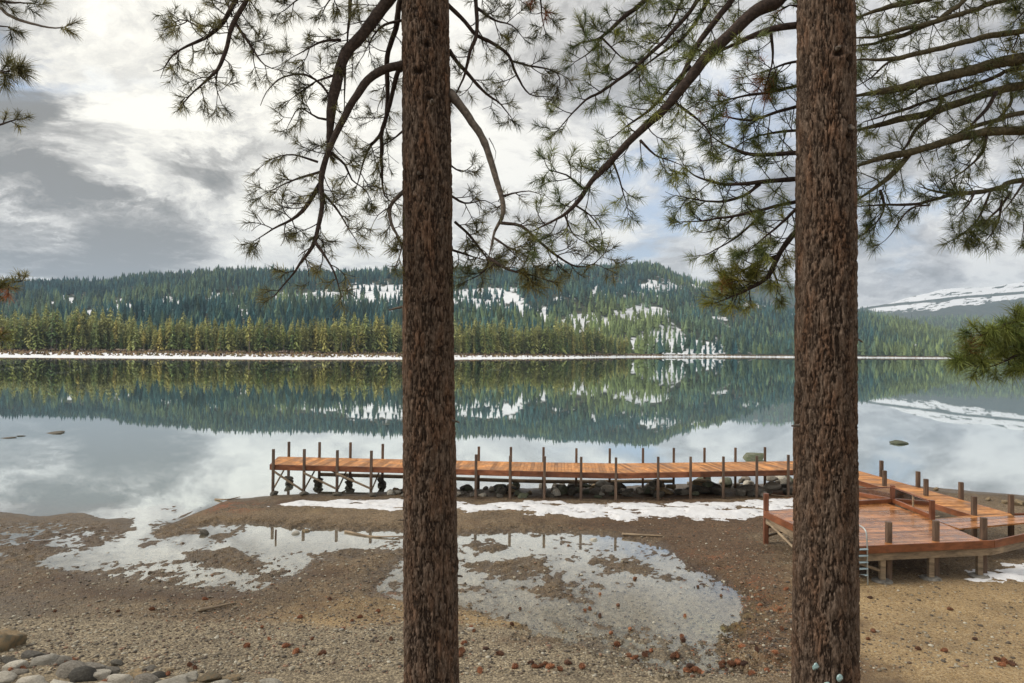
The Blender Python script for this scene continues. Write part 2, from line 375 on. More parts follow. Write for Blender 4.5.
di = T.ramp(T.noise(pos, 14, 6, .7), [(.28, (.11, .072, .034)), (.5, (.27, .20, .112)), (.75, (.43, .35, .22))])
di = T.mix(T.mr(g2, .7, .95, 0, .6), di, (.40, .36, .29)); di = T.mix(T.mr(g2, .22, .0, 0, .6), di, (.05, .035, .022))
c = T.mix(T.mr(sr.outputs[2], .25, .7), mud, di); c = T.mix(T.mr(sr.outputs[1], .25, .65), c, gr); c = T.mix(T.mr(sr.outputs[0], .3, .75, 0, .85), c, li)
orr = T.math('MULTIPLY', T.mr(g1, .45, .75), sa.outputs[1], clamp=True); c = T.mix(orr, c, (.32, .10, .04))
c = T.mix(T.math('MULTIPLY', sa.outputs[0], T.mr(fn, .3, .6), clamp=True), c, (.36, .38, .08))
c = T.mix(1.0, c, T.ramp(big, [(.3, (.80, .72, .60)), (.7, (1.24, 1.12, .92))]), 'MULTIPLY')
wet = T.mr(zz, .02, .15, 1, 0, True); wet2 = T.mr(zz, .0, .085, 1, 0)
c = T.mix(T.math('MULTIPLY', wet, .75), c, T.mix(1.0, c, (.52, .50, .48), 'MULTIPLY'))
deep = T.mr(zz, -.2, -.9); c = T.mix(deep, c, (.04, .30, .28))
silt = T.mr(zz, .0, -.035); c = T.mix(T.math('MULTIPLY', silt, .7), c, T.ramp(fn, [(.3, (.20, .145, .095)), (.7, (.46, .37, .275))]))
c = T.mix(T.math('MULTIPLY', T.mr(zz, -.10, -.22), .75), c, (.20, .27, .22))
rough = T.math('ADD', T.math('MULTIPLY', wet2, -.56), T.mr(fn, .3, .7, .78, .95))
hgt = T.math('ADD', T.math('MULTIPLY', peb, -.7), T.math('ADD', T.math('MULTIPLY', peb2, -.35), T.math('MULTIPLY', fn, .6)))
finish(T, c, rough, hgt, .9, .035, .4)
me = np_mesh('ground', np.stack([X, Y, GZ], -1), GF, M_ground, True, {'Reg': reg, 'Aux': aux})
link('ground', me, kind='structure')
# ------------------------------------------------------------------ water: one still sheet, lake and puddles
M_water, T = mat('still_water')
tr = T.node('ShaderNodeBsdfTransparent', {0: (.92, .95, .92, 1)})
gl = T.node('ShaderNodeBsdfGlossy', {'Color': (.94, .97, .97, 1), 'Roughness': .012})
pos = T.node('ShaderNodeNewGeometry').outputs['Position']
rip = T.noise(T.scale(pos, (.25, .9, 1)), 1.0, 3, .5); rip2 = T.noise(T.scale(pos, (.03, .004, 1)), 1.0, 3, .5)
bn = T.node('ShaderNodeBump', {'Strength': .05, 'Distance': .012, 'Height': rip}); T.l.new(bn.outputs[0], gl.inputs['Normal'])
fr = T.ramp(T.math('ABSOLUTE', T.vmath('DOT_PRODUCT', T.node('ShaderNodeNewGeometry').outputs['Incoming'], (0, 0, 1))), [(0, 1.0), (.12, .93), (.2, .82), (.26, .54), (.33, .23), (.42, .12), (.7, .07), (1, .04)])
mx = T.node('ShaderNodeMixShader'); T.l.new(T.math('MULTIPLY', fr, .98), mx.inputs[0]); T.l.new(tr.outputs[0], mx.inputs[1]); T.l.new(gl.outputs[0], mx.inputs[2])
T.l.new(mx.outputs[0], T.node('ShaderNodeOutputMaterial').inputs['Surface'])
me = np_mesh('lake_water', [(-6000, 2, 0), (6000, 2, 0), (6000, 5200, 0), (-6000, 5200, 0)], [(0, 1, 2, 3)], M_water, False)
link('lake_water', me, kind='structure')
# ------------------------------------------------------------------ snow left on the beach
M_snow, T = mat('old_snow')
pos = T.node('ShaderNodeNewGeometry').outputs['Position']
sn = T.noise(pos, 2.2, 6, .6); sp = T.noise(pos, 26, 4, .7)
c = T.mix(T.mr(sn, .5, .7, 0, .35), (.62, .62, .63), (.40, .37, .32)); c = T.mix(T.mr(sp, .60, .70, 0, .85), c, (.16, .12, .09))
finish(T, c, .7, sp, .5, .02)
for k, pl in enumerate(SNOWP):
    pa = np.array(pl); xs = np.arange(pa[:, 0].min() - .5, pa[:, 0].max() + .5, .06); ys = np.arange(pa[:, 1].min() - .5, pa[:, 1].max() + .5, .06)
    A, B = np.meshgrid(xs, ys); A, B = A.ravel(), B.ravel()
    s = sdist(A, B, pl) + (fbm(A * 1.2, B * 1.8, 0, 5, 91, .6) - .5) * 1.5
    hole = fbm(A * 1.7, B * 2.4, 0, 4, 95, .6)
    s = np.minimum(s, (.66 - hole) * 2.5)
    zt = ground_z(A, B) + np.clip(s * .16, -.12, .075) + .02 * (fbm(A * 3, B * 3, 0, 3, 9) - .5)
    n1, n2 = len(xs), len(ys); i0 = (np.arange(n2 - 1)[:, None] * n1 + np.arange(n1 - 1)[None]).ravel()
    keep = (s[i0] > -.35); i0 = i0[keep]; F = np.stack([i0, i0 + 1, i0 + n1 + 1, i0 + n1], -1)
    us, inv = np.unique(F, return_inverse=True); V = np.stack([A, B, zt], -1)[us]
    me = np_mesh('snow_patch', V, inv.reshape(F.shape), M_snow, True)
    link('snow_patch', me, kind='structure')
# ================================================================== FAR SHORE, HILLS, MOUNTAIN
def arr(pts): a = np.array(pts, float); return a[:, 0], a[:, 1]
SHY = [(-900, 300), (0, 330), (150, 343), (300, 355), (450, 425), (560, 560), (620, 720), (700, 980), (800, 1120), (940, 1280), (1024, 1500), (1300, 1700), (1900, 1500)]
def sh(u): x, y = arr(SHY); return np.interp(u, x, y)
def beachw(u): return np.interp(u, [-900, 300, 450, 620, 680], [150, 150, 130, 90, 14])
NEAR = [(-900, 300), (-300, 288), (0, 284), (60, 282), (101, 282), (127, 277), (152, 273), (183, 272), (254, 270), (330, 272), (400, 273), (456, 270), (520, 271), (560, 268), (600, 268.5), (637, 264.5), (658, 266),
        (677, 276), (705, 283), (750, 298), (793, 309), (857, 312), (902, 321), (940, 330), (970, 338), (1010, 347), (1060, 352), (1900, 353)]
NEARY = [(-900, 1900), (400, 2000), (560, 2250), (640, 2500), (705, 2400), (793, 2300), (860, 2300), (960, 2200), (1900, 2300)]
def near_crest(u):
    x, y = arr(NEAR); a, b = arr(NEARY); Yc = np.interp(u, a, b); e = hor(u) - np.interp(u, x, y)
    return Yc, 6 + e / FPX * Yc - 15
def hill_z(u, Y):
    ys = sh(u); bw = beachw(u); X = (u - 512) / FPX * Y
    Yc, zc = near_crest(u); flat = np.interp(u, [-900, 300, 560, 650, 700], [650, 650, 720, 950, 1020]); flat = np.maximum(flat, ys + bw + 5)
    z = np.where(Y < ys, np.maximum((Y - ys) * .08, -6), np.clip((Y - ys) / bw, 0, 1) * 2.2)
    z = z + np.clip((Y - ys - bw) / 250, 0, 1) * 3
    t = np.clip((Y - flat) / np.maximum(Yc - flat, 1), 0, 1)
    prof = .55 * t + .45 * t * t * (3 - 2 * t)
    n = fbm(X / 420, Y / 420, 0, 4, 51) - .5; n2 = fbm(X / 120, Y / 160, 0, 3, 55) - .5
    z = z + (zc - 5) * prof + (90 * n + 25 * n2) * prof * (1 - prof) * 3.2 * np.clip(zc / 200, .1, 1) + 14 * n2 * prof * np.clip(zc / 200, 0, 1)
    back = np.clip((Y - Yc) / 1200, 0, 1); z = z - back * (zc + 30) * .9 * (1 + 0 * n)
    return z
SNOWE = [(120, 312, 30, 8, 1.2), (88, 316, 14, 6, 1.1), (170, 306, 18, 7, 1.0), (215, 300, 16, 7, 1.0), (15, 321, 12, 8, 1.1), (40, 319, 10, 7, .9), (250, 308, 14, 8, .9), (290, 300, 20, 8, 1.0), (70, 300, 20, 5, .7), (325, 299, 34, 9, 1.25), (382, 297, 36, 11, 1.4), (485, 297, 34, 9, 1.4), (430, 300, 30, 10, 1.2),
         (522, 308, 10, 12, .7), (640, 313, 24, 7, 1.5), (592, 324, 20, 12, 1.1), (663, 341, 20, 11, 1.7), (695, 347, 34, 8, 1.1), (576, 322, 14, 12, 1.0), (770, 308, 28, 5, 1.8), (720, 318, 14, 4, .5), (660, 287, 30, 10, .7), (700, 285, 14, 4, 1.1), (600, 290, 30, 10, .5), (640, 346, 22, 7, 1.0), (540, 315, 14, 10, .8),
         (600, 346, 14, 4, .8), (560, 300, 8, 5, .5), (900, 345, 30, 3, .5)]
def snow_mask(u, Y, z, X, seed=0):
    py = hor(u) - (z - 6) / Y * FPX; m = np.zeros_like(u)
    for cx, cy, rx, ry, s in SNOWE: m = np.maximum(m, s * np.exp(-(((u - cx) / rx) ** 2 + ((py - cy) / ry) ** 2)))
    n = fbm(X / 30, Y / 45, 0, 3, 61); n2 = fbm(X / 9, Y / 14, 0, 2, 63)
    return m * 1.15 + (n - .5) * 1.1 + (n2 - .5) * .6
def px_grid(us, Ys, zf):
    U, YY = np.meshgrid(us, Ys); U, YY = U.ravel(), YY.ravel(); Xh = (U - 512) / FPX * YY; Z = zf(U, YY)
    n = len(us); m = len(Ys); i0 = (np.arange(m - 1)[:, None] * n + np.arange(n - 1)[None]).ravel()
    return U, YY, Xh, Z, np.stack([i0, i0 + 1, i0 + n + 1, i0 + n], -1)
M_hill, T = mat('hill_ground')
at = T.node('ShaderNodeAttribute', attribute_name='Snow'); sr = T.node('ShaderNodeSeparateColor', {0: at.outputs['Color']})
pos = T.node('ShaderNodeNewGeometry').outputs['Position']
f1 = T.noise(pos, .05, 6, .65); f2 = T.noise(pos, .6, 4, .6)
base = T.ramp(f1, [(.3, (.02, .035, .022)), (.5, (.045, .055, .035)), (.7, (.10, .085, .055))])
shore_c = T.ramp(f2, [(.35, (.10, .06, .045)), (.5, (.22, .16, .12)), (.65, (.30, .24, .16))])
base = T.mix(sr.outputs[1], base, shore_c)
snowm = T.mr(T.math('ADD', sr.outputs[0], T.math('MULTIPLY', T.math('SUBTRACT', f2, .5), .5)), .42, .56)
finish(T, T.mix(snowm, base, (.72, .73, .75)), .9, spec=.2)
us = np.arange(-420, 1420, 2.2); Ys = np.unique(np.concatenate([np.geomspace(270, 700, 120), np.geomspace(700, 3600, 190)]))
U, YY, Xh, Z, F = px_grid(us, Ys, hill_z)
m = snow_mask(U, YY, Z, Xh)
beach = np.exp(-((YY - sh(U) - beachw(U) * .35) / (beachw(U) * .55)) ** 2) * (Z < 4.5)
veg = sst(YY - sh(U), beachw(U) * .70, beachw(U) * 1.0) * (YY < sh(U) + beachw(U) * 2)
Sn = np.clip(np.maximum(m, beach * (1.25 - .9 * veg) + (fbm(Xh / 8, YY / 22, 0, 4, 8, .6) - .5) * 1.5), 0, 1)
me = np_mesh('hills', np.stack([Xh, YY, Z], -1), F, M_hill, True, {'Snow': np.stack([Sn, veg, veg], -1)})
link('hills', me, kind='structure')
# far layers
def layer(name, crest, Yc, foot, snowtop, seed, u0, u1, amp=40, du=1.6):
    x, y = arr(crest)
    def zf(u, Y):
        zc = 6 + (hor(u) - np.interp(u, x, y)) / FPX * Yc; X = (u - 512) / FPX * Y
        t = np.clip((Y - foot) / (Yc - foot), 0, 1); n = fbm(X / (amp * 14), Y / (amp * 14), 0, 5, seed) - .5
        z = -4 + (zc + 4) * (t ** .9) + n * amp * 8 * t * (1 - t) + (fbm(X / 160, Y / 160, 0, 3, seed + 3) - .5) * amp * .6 * t
        return z - np.clip((Y - Yc) / 1500, 0, 1) * zc * .8
    U, YY, Xh, Z, F = px_grid(np.arange(u0, u1, du), np.linspace(foot, Yc + 700, 190), zf)
    py = hor(U) - (Z - 6) / YY * FPX; cr = np.interp(U, x, y)
    Sn = snowtop(U, py, cr, Xh, YY)
    me = np_mesh(name, np.stack([Xh, YY, Z], -1), F, M_hill, True, {'Snow': np.stack([Sn, 0 * Sn, 0 * Sn], -1)})
    link(name, me, kind='structure'); return zf
def s_mount(U, py, cr, X, Y):
    d = py - cr
    n = fbm(X / 500, Y / 700, 0, 5, 71) - .5
    stripe = fbm(U * .09, (py + U * .12) * .55, 0, 4, 72, .6) - .5
    Ln = np.interp(U, [700, 857, 877, 979, 1024, 1300], [326, 311.5, 307.5, 296.5, 292.5, 292]); q = py - Ln + n * 5
    lim = np.interp(U, [800, 857, 915, 989, 1024, 1200], [5, 4, 8, 7, 5, 8]) + stripe * 9
    s = np.where(q > lim, .12 + stripe * .5, .85) ; s = s - .8 * np.exp(-((q + 0) / 1.5) ** 2) - (stripe > .13) * .55 * (d < 16)
    return np.clip(s, 0, 1)
def s_none(U, py, cr, X, Y): return np.clip(.18 + (fbm(X / 90, Y / 140, 0, 4, 81) - .5) * .9, 0, .6)
zf_b = layer('far_hill', [(500, 330), (620, 300), (740, 287), (780, 284), (793, 287), (830, 298), (860, 309), (900, 319), (960, 333), (1100, 350)], 4600, 2700, s_none, 201, 520, 1110, 30)
zf_c = layer('low_hill', [(820, 340), (880, 323), (940, 318), (1024, 319), (1150, 316), (1400, 312), (1500, 316)], 4300, 2600, s_none, 211, 800, 1460, 30)
layer('snowy_mountain', [(700, 335), (800, 322), (857, 309), (890, 303), (915, 296), (940, 290), (960, 288), (989, 286.5), (1024, 282), (1100, 276), (1300, 283), (1500, 300)], 6500, 4650, s_mount, 221, 690, 1500, 40)
# ------------------------------------------------------------------ hillside forest (countless): one object
def cones(px, py, pz, h, r, col, tiers=4, seg=6, seed=1):
    """vectorised ragged conifers -> V, F, C"""
    n = len(px); g = np.random.RandomState(seed); V = []; C = []; Fq = []; off = 0
    for t in range(tiers):
        z0 = .10 + .80 * t / tiers; z1 = min(1.0, z0 + 1.25 / tiers + .08); rr = (1 - z0) ** .85
        th = g.rand(n, 1) * 6.28 + np.arange(seg)[None] * 6.2832 / seg
        rad = r[:, None] * rr * (.55 + .7 * g.rand(n, seg)); lowz = (z0 + (g.rand(n, seg) - .5) * .10) * h[:, None]
        ring = np.stack([px[:, None] + rad * np.cos(th), py[:, None] + rad * np.sin(th), pz[:, None] + lowz], -1)
        top = np.stack([px, py, pz + z1 * h], -1)[:, None]
        v = np.concatenate([ring, top], 1).reshape(-1, 3); V.append(v)
        base = off + np.arange(n)[:, None] * (seg + 1); j = np.arange(seg)[None]
        Fq.append(np.stack([base + j, base + (j + 1) % seg, np.broadcast_to(base + seg, (n, seg))], -1).reshape(-1, 3)); off += len(v)
        C.append(np.repeat(col, seg + 1, 0))
    return np.vstack(V), np.vstack(Fq), np.vstack(C)
M_conf, T = mat('conifer_foliage')
at = T.node('ShaderNodeAttribute', attribute_name='Col'); pos = T.node('ShaderNodeNewGeometry').outputs['Position']
c = T.mix(1.0, at.outputs['Color'], T.ramp(T.noise(pos, .9, 3, .7), [(.3, .6), (.7, 1.45)]), 'MULTIPLY')
finish(T, c, .9, spec=.1)
def forest(name, n, u0, u1, y0, y1, zf, seed, hm, rng=None, snow=True, label='', tiers=4, ymin=None):
    g = np.random.RandomState(seed); u = g.uniform(u0, u1, n); Y = np.sqrt(g.uniform(y0 ** 2, y1 ** 2, n))
    z = zf(u, Y); X = (u - 512) / FPX * Y
    if snow:
        msk = snow_mask(u, Y, z, X); k = (msk < .40) | (g.rand(n) < .24)
        k &= (Y > sh(u) + beachw(u) * 1.05) & (z > 1.5)
    else: k = z > 8
    dens = fbm(X / 70, Y / 70, 0, 3, seed + 5); k &= (g.rand(n) < .35 + 1.2 * dens)
    u, Y, z, X = u[k], Y[k], z[k], X[k]; n = len(u)
    h = hm * np.clip(g.normal(1, .32, n), .35, 1.9); r = h * g.uniform(.15, .25, n)
    a = fbm(X / 260, Y / 260, 0, 3, seed + 9); b = g.rand(n)
    py = hor(u) - (z - 6) / Y * FPX
    yel = np.clip(.22 + sst(py, 292, 322) * sst(u, 520, 600) * .8 * (1 - sst(u, 625, 690)) + sst(u, 840, 900) * .6 + (a - .5) * 1.5 + (b - .5) * .7, 0, 1)[:, None]
    dk = np.array([[.036, .088, .092]]); mid = np.array([[.15, .19, .075]])  # blue end carries some haze tint painted into the foliage colour
    col = dk * (1 - yel) + mid * yel; col *= (.5 + 1.0 * g.rand(n, 1)) * (1 + .7 * (fbm(X / 90, Y / 130, 0, 3, seed + 30) - .5))[:, None]
    V, F, C = cones(X, Y, z - .5, h, r, col, tiers, 6, seed)
    me = np_mesh(name, V, F, M_conf, False, {'Col': C}); return link(name, me, kind='stuff', label=label, cat='forest')
forest('hillside_forest', 84000, -330, 1330, 640, 2750, hill_z, 301, 18.5, label='dense dark conifer forest covering the hills behind the lake')
forest('distant_forest', 9000, 560, 1100, 2800, 4900, zf_b, 305, 24, snow=False, label='bluish conifer forest on the far hill between the near hill and the sky', tiers=2)
forest('distant_forest', 9000, 830, 1430, 2700, 4500, zf_c, 307, 24, snow=False, label='bluish conifer forest on the low hill below the snowy mountain', tiers=2)
# ------------------------------------------------------------------ shoreline trees: individuals
M_bark_far, T = mat('far_bark')
pos = T.node('ShaderNodeNewGeometry').outputs['Position']
finish(T, T.ramp(T.noise(pos, 1.5, 3), [(.3, (.16, .12, .09)), (.7, (.36, .30, .25))]), .9)
M_farleaf, T = mat('shore_foliage')
at = T.node('ShaderNodeAttribute', attribute_name='Col'); oi = T.node('ShaderNodeObjectInfo'); pos = T.node('ShaderNodeNewGeometry').outputs['Position']
c = T.mix(1.0, at.outputs['Color'], T.ramp(oi.outputs['Random'], [(0, (.65, .80, .65)), (.3, (1.1, 1.2, .9)), (.6, (1.4, 1.35, 1.1)), (.85, (1.75, 1.5, 1.15)), (1, (.8, 1.1, 1.1))]), 'MULTIPLY')
c = T.mix(1.0, c, T.ramp(T.noise(pos, .45, 3, .7), [(.3, .65), (.7, 1.4)]), 'MULTIPLY')
b = finish(T, c, .85, spec=.15)
def shore_tree(seed, h, kind):
    g = np.random.RandomState(seed); mb = MB()
    lean = g.normal(0, .01, 2)
    zs = np.linspace(-.5, h, 7); mb.tube([(lean[0] * z, lean[1] * z, z) for z in zs], np.linspace(h * .012, .03, 7), 5)
    ntr = 5 * 6 + 10  # faces of trunk handled by count
    nq, nt = sum(len(q) for q in mb.q), sum(len(t) for t in mb.t)
    V, Tn, C = [], [], []; k = 0
    base = {0: .16, 1: .30, 2: .10}[kind]; wid = {0: .12, 1: .095, 2: .15}[kind] * h
    nb = 230
    for i in range(nb):
        f = g.rand() ** .9; z = h * (base + (1 - base) * f); L = wid * ((1 - f) ** .8 + .06) * g.uniform(.45, 1.15)
        if kind == 1: L = wid * (math.sin(math.pi * min(1, .18 + .82 * f)) ** .7 + .05) * g.uniform(.4, 1.1)
        th = g.rand() * 6.283; d = np.array([math.cos(th), math.sin(th), 0]); sdv = np.array([-d[1], d[0], 0])
        droop = g.uniform(-.45, .15) * L; o = np.array([lean[0] * z, lean[1] * z, z])
        for q in range(3):
            a0 = o + d * L * (.25 * q); a1 = o + d * L * (.45 + .28 * q) + np.array([0, 0, droop * (.4 + .3 * q)]) + g.normal(0, .12, 3) * L * .4
            wv = sdv * L * g.uniform(.10, .24); up = np.array([0, 0, g.uniform(.05, .28) * L])
            V += [a0 + up, a1 + wv, a1 - wv, a1 + (a1 - a0) * .35 - up * .6]; Tn += [(k, k + 1, k + 2), (k + 1, k + 3, k + 2)]
            cc = np.array([.30, .30, .12]) * g.uniform(.6, 1.3) if kind != 0 else np.array([.18, .225, .10]) * g.uniform(.55, 1.3)
            C += [cc] * 4; k += 4
    mb.add(V, None, Tn, np.array(C)); Vv = np.vstack(mb.v); F = [np.vstack(mb.q), np.vstack(mb.t)]
    mi = [0] * nq + [0] * nt + [1] * (len(Tn))
    return np_mesh('shore_tree', Vv, F, [M_bark_far, M_farleaf], False, {'Col': np.vstack(mb.c)}, mi)
VAR = [shore_tree(400 + i, 20, i % 3) for i in range(12)]
g = np.random.RandomState(12); cand = []
for _ in range(2600):
    u = g.uniform(-60, 628); Yt = sh(u) + beachw(u) * (1.0 + g.exponential(.30)); cand.append((u, Yt))
cand.sort(key=lambda c_: (c_[1] - sh(c_[0]) - beachw(c_[0])) * (1 if c_[0] > -10 else 5))
lab = {0: 'dark green full conifer', 1: 'yellowish bare-stemmed conifer', 2: 'broad olive green conifer'}
def sect(u): return 'at the far left end of the far belt' if u < 110 else 'at the right end of the far belt' if u >= 540 else 'in the far belt ' + ('left of the pier end' if u < 270 else 'above the left end of the pier' if u < 400 else 'behind the slim trunk' if u < 460 else 'just right of the slim trunk')
mass = []
def size_f(u): return np.interp(u, [-60, 0, 78, 130, 250, 330, 450, 560, 600, 628], [1.2, 1.18, 1.35, 1.1, 1.08, 1.2, 1.2, 1.45, 1.35, .95])
kk = 0
for u, Yt in cand:
    zt = float(hill_z(np.array([u]), np.array([Yt]))[0]); Xt = (u - 512) / FPX * Yt
    s = size_f(u) * np.clip(g.normal(.86, .22), .4, 1.4)
    if kk < 290:
        v = g.randint(12); o = link('conifer', VAR[v], None, (Xt, Yt, zt - .3), label=lab[v % 3] + ' ' + sect(u), cat='tree', group=lab[v % 3] + 's ' + sect(u))
        o.scale = (s * g.uniform(.85, 1.2),) * 2 + (s,); o.rotation_euler = (0, 0, g.rand() * 6.28); kk += 1
    else: mass.append((Xt, Yt, zt, s))
mass = mass[:1700]
V_, F_, C_, off = [], [], [], 0
for i, (xx, yy, z_, s) in enumerate(mass):
    me = VAR[i % 12]
    if i < 12:
        n = len(me.vertices); a = np.empty(n * 3, np.float32); me.vertices.foreach_get('co', a); a = a.reshape(-1, 3)
        tr_ = np.array([list(p.vertices) for p in me.polygons if len(p.vertices) == 3 and p.material_index == 1])
        ca = np.empty(n * 4, np.float32); me.attributes['Col'].data.foreach_get('color', ca); ca = ca.reshape(-1, 4)[:, :3]
        used = np.unique(tr_); rem = -np.ones(n, int); rem[used] = np.arange(len(used)); me_cache = globals().setdefault('MC', {}); me_cache[i] = (a[used], rem[tr_], ca[used])
    a, t_, ca = MC[i % 12]; th = g.rand() * 6.28; c_, s_ = math.cos(th), math.sin(th)
    V_.append(np.stack([(a[:, 0] * c_ - a[:, 1] * s_) * s + xx, (a[:, 0] * s_ + a[:, 1] * c_) * s + yy, a[:, 2] * s + z_], -1)); F_.append(t_ + off); off += len(a); C_.append(ca * (.8 + .9 * g.rand()))
me = np_mesh('shore_forest', np.vstack(V_), np.vstack(F_), M_conf, False, {'Col': np.vstack(C_)})
link('shore_forest', me, kind='stuff', label='mass of conifers filling the forest belt behind its front rows', cat='forest')
# low reddish brush on the far beach
n = 5200; u = g.uniform(-80, 960, n); Yb = sh(u) + beachw(u) * (1.05 - .75 * g.rand(n) ** 1.8); zb = hill_z(u, Yb); Xb = (u - 512) / FPX * Yb
hb = g.uniform(.5, 1.8, n); rb = hb * g.uniform(.5, .9, n)
colb = np.array([[.16, .085, .055]]) * (1 - g.rand(n, 1)) + np.array([[.17, .15, .07]]) * g.rand(n, 1)
V, F, C = cones(Xb, Yb, zb - .1, hb, rb, colb, 2, 6, 5)
link('shore_brush', np_mesh('shore_brush', V, F, M_conf, False, {'Col': C}), kind='stuff', label='low reddish brush along the snowy far shoreline', cat='brush')
# ------------------------------------------------------------------ air
def haze_box(x0, x1, y0, y1, z0, z1, dens):
    m, T = mat('air'); v = T.node('ShaderNodeVolumePrincipled', {'Color': (.62, .79, 1.0, 1), 'Density': dens, 'Anisotropy': .1})
    T.l.new(v.outputs[0], T.node('ShaderNodeOutputMaterial').inputs['Volume'])
    V = [(x, y, z) for z in (z0, z1) for y in (y0, y1) for x in (x0, x1)]
    F = [(0, 2, 3, 1), (4, 5, 7, 6), (0, 1, 5, 4), (1, 3, 7, 5), (3, 2, 6, 7), (2, 0, 4, 6)]
    link('haze', np_mesh('haze', V, F, m, False), kind='stuff', label='thin blue air between the beach and the far hills', cat='haze')
HAZE = 8e-5
haze_box(-11500, 11500, -3800, 8000, -80, 900, HAZE)
# ================================================================== PIER AND PLATFORM
def wood(name, cols, rough=.45, grain=(1.2, 14, 14), spec=.5, coat=0.0, bs=.25):
    m, T = mat(name); pos = T.node('ShaderNodeNewGeometry'); isl = pos.outputs['Random Per Island']; p = T.node('ShaderNodeTexCoord').outputs['Object']
    off = T.vmath('ADD', p, T.vmath('SCALE', T.node('ShaderNodeCombineXYZ', {0: isl, 1: isl, 2: isl}).outputs[0], scale=37.0))
    n = T.noise(T.scale(off, grain), 1.5, 5, .6, .4); n2 = T.noise(p, 1.3, 4, .6)
    c = T.ramp(n, [(.28, cols[0]), (.5, cols[1]), (.74, cols[2])])
    c = T.mix(1.0, c, T.ramp(isl, [(0, .58), (.5, 1.0), (1, 1.30)]), 'MULTIPLY')
    c = T.mix(1.0, c, T.ramp(n2, [(.3, .62), (.7, 1.25)]), 'MULTIPLY')
    finish(T, c, T.mr(n2, .3, .7, rough * .6, rough * 1.3), n, bs, .01, spec, **({'Coat Weight': coat, 'Coat Roughness': .12} if coat else {})); return m
M_deck = wood('wet_decking', [(.19, .070, .020), (.36, .145, .046), (.52, .24, .088)], .30, (3, 3, 3), .4, .22)
M_deckp = wood('pier_decking', [(.27, .105, .032), (.46, .205, .070), (.60, .31, .125)], .6, (3, 3, 3), .25, 0)
M_red = wood('stained_timber', [(.11, .036, .015), (.20, .068, .027), (.28, .10, .042)], .42, (2, 2, 6), .5)
M_post = wood('post_timber', [(.05, .030, .019), (.105, .066, .043), (.17, .115, .078)], .7, (12, 12, 1.5))
M_postr = wood('red_post_timber', [(.10, .036, .018), (.17, .064, .033), (.24, .095, .05)], .55, (12, 12, 1.5))
M_raw = wood('weathered_timber', [(.11, .08, .05), (.23, .17, .11), (.34, .26, .17)], .8, (2, 2, 9))
M_conc, T = mat('footing_stone'); pos = T.node('ShaderNodeNewGeometry').outputs['Position']
finish(T, T.ramp(T.noise(pos, 9, 5, .65), [(.3, (.07, .065, .055)), (.7, (.24, .22, .19))]), .9, T.noise(pos, 30), .4)
DZ = 1.2
def clip_poly(sub, poly):
    out = list(sub); n = len(poly); area = sum(poly[i][0] * poly[(i + 1) % n][1] - poly[(i + 1) % n][0] * poly[i][1] for i in range(n)); sg = 1 if area > 0 else -1
    for i in range(n):
        a, b = poly[i], poly[(i + 1) % n]; inp = out; out = []
        side = lambda p: sg * ((b[0] - a[0]) * (p[1] - a[1]) - (b[1] - a[1]) * (p[0] - a[0]))
        for k in range(len(inp)):
            p, q = inp[k], inp[(k + 1) % len(inp)]; sp_, sq = side(p), side(q)
            if sp_ >= 0: out.append(p)
            if (sp_ >= 0) != (sq >= 0): t = sp_ / (sp_ - sq); out.append((p[0] + (q[0] - p[0]) * t, p[1] + (q[1] - p[1]) * t))
        if not out: return []
    return out
def boards(mb, poly, ang, bw=.14, gap=.008, z=DZ, th=.04):
    poly = [tuple(p[:2]) for p in poly]; d = np.array([math.cos(ang), math.sin(ang)]); nrm = np.array([-d[1], d[0]])
    s = [np.dot(p, nrm) for p in poly]; g_ = np.random.RandomState(int(abs(s[0] * 100)) % 9999); k = math.floor(min(s) / bw)
    while k * bw < max(s):
        a, b = k * bw + gap / 2, (k + 1) * bw - gap / 2
        t = [np.dot(p, d) for p in poly]; t0 = min(t) - 1; segs = []; tt = t0 + g_.uniform(0, 3)
        segs.append((t0, tt))
        while tt < max(t) + 1: segs.append((tt + .004, tt + 3.6)); tt += 3.6
        for (u0, u1) in segs:
            r = clip_poly([tuple(d * u0 + nrm * a), tuple(d * u1 + nrm * a), tuple(d * u1 + nrm * b), tuple(d * u0 + nrm * b)], poly)
            if len(r) < 3: continue
            dzz = g_.uniform(-.002, .002); n = len(r)
            V = [(p[0], p[1], z + dzz) for p in r] + [(p[0], p[1], z - th) for p in r]
            base = mb.n; Tn = [(0, i, i + 1) for i in range(1, n - 1)] + [(n, n + i + 1, n + i) for i in range(1, n - 1)]
            Q = [(i, i + n, (i + 1) % n + n, (i + 1) % n) for i in range(n)]
            mb.add(V, [q[::-1] for q in Q] if False else Q, Tn)
        k += 1
def post(parent, xy, top, w_, m, foot=None, taper=False, label=None):
    mb = MB(); z0 = gz(*xy) - .15 if foot is None else foot; mb.box((xy[0], xy[1], z0), (xy[0], xy[1], top), w_, w_, up=(.15, 1, 0), bev=.012)
    return mb.build('post', m, parent, label=label)
pf = [G(x, y, DZ)[:2] for x, y in ((271, 464.3), (400, 467.4), (520, 470.7), (618, 473), (700, 471.4), (800, 469.7))]
pb = [G(x, y, DZ)[:2] for x, y in ((279, 456.6), (400, 459.3), (520, 462), (618, 463.4), (700, 462.4), (800, 461))]
pf.append(np.array([13.3, pf[-1][1] + .05])); pb.append(np.array([13.9, pb[-1][1] - .45]))
pier = empty('pier', (*pf[0], DZ), label='long narrow timber pier on thin posts along the far edge of the beach', cat='pier')
mb = MB()
for i in range(len(pf) - 1):
    a, b = pf[i], pf[i + 1]; boards(mb, [pf[i], pf[i + 1], pb[i + 1], pb[i]], math.atan2(*(b - a)[::-1]) + math.pi / 2)
mb.build('decking', M_deckp, pier)
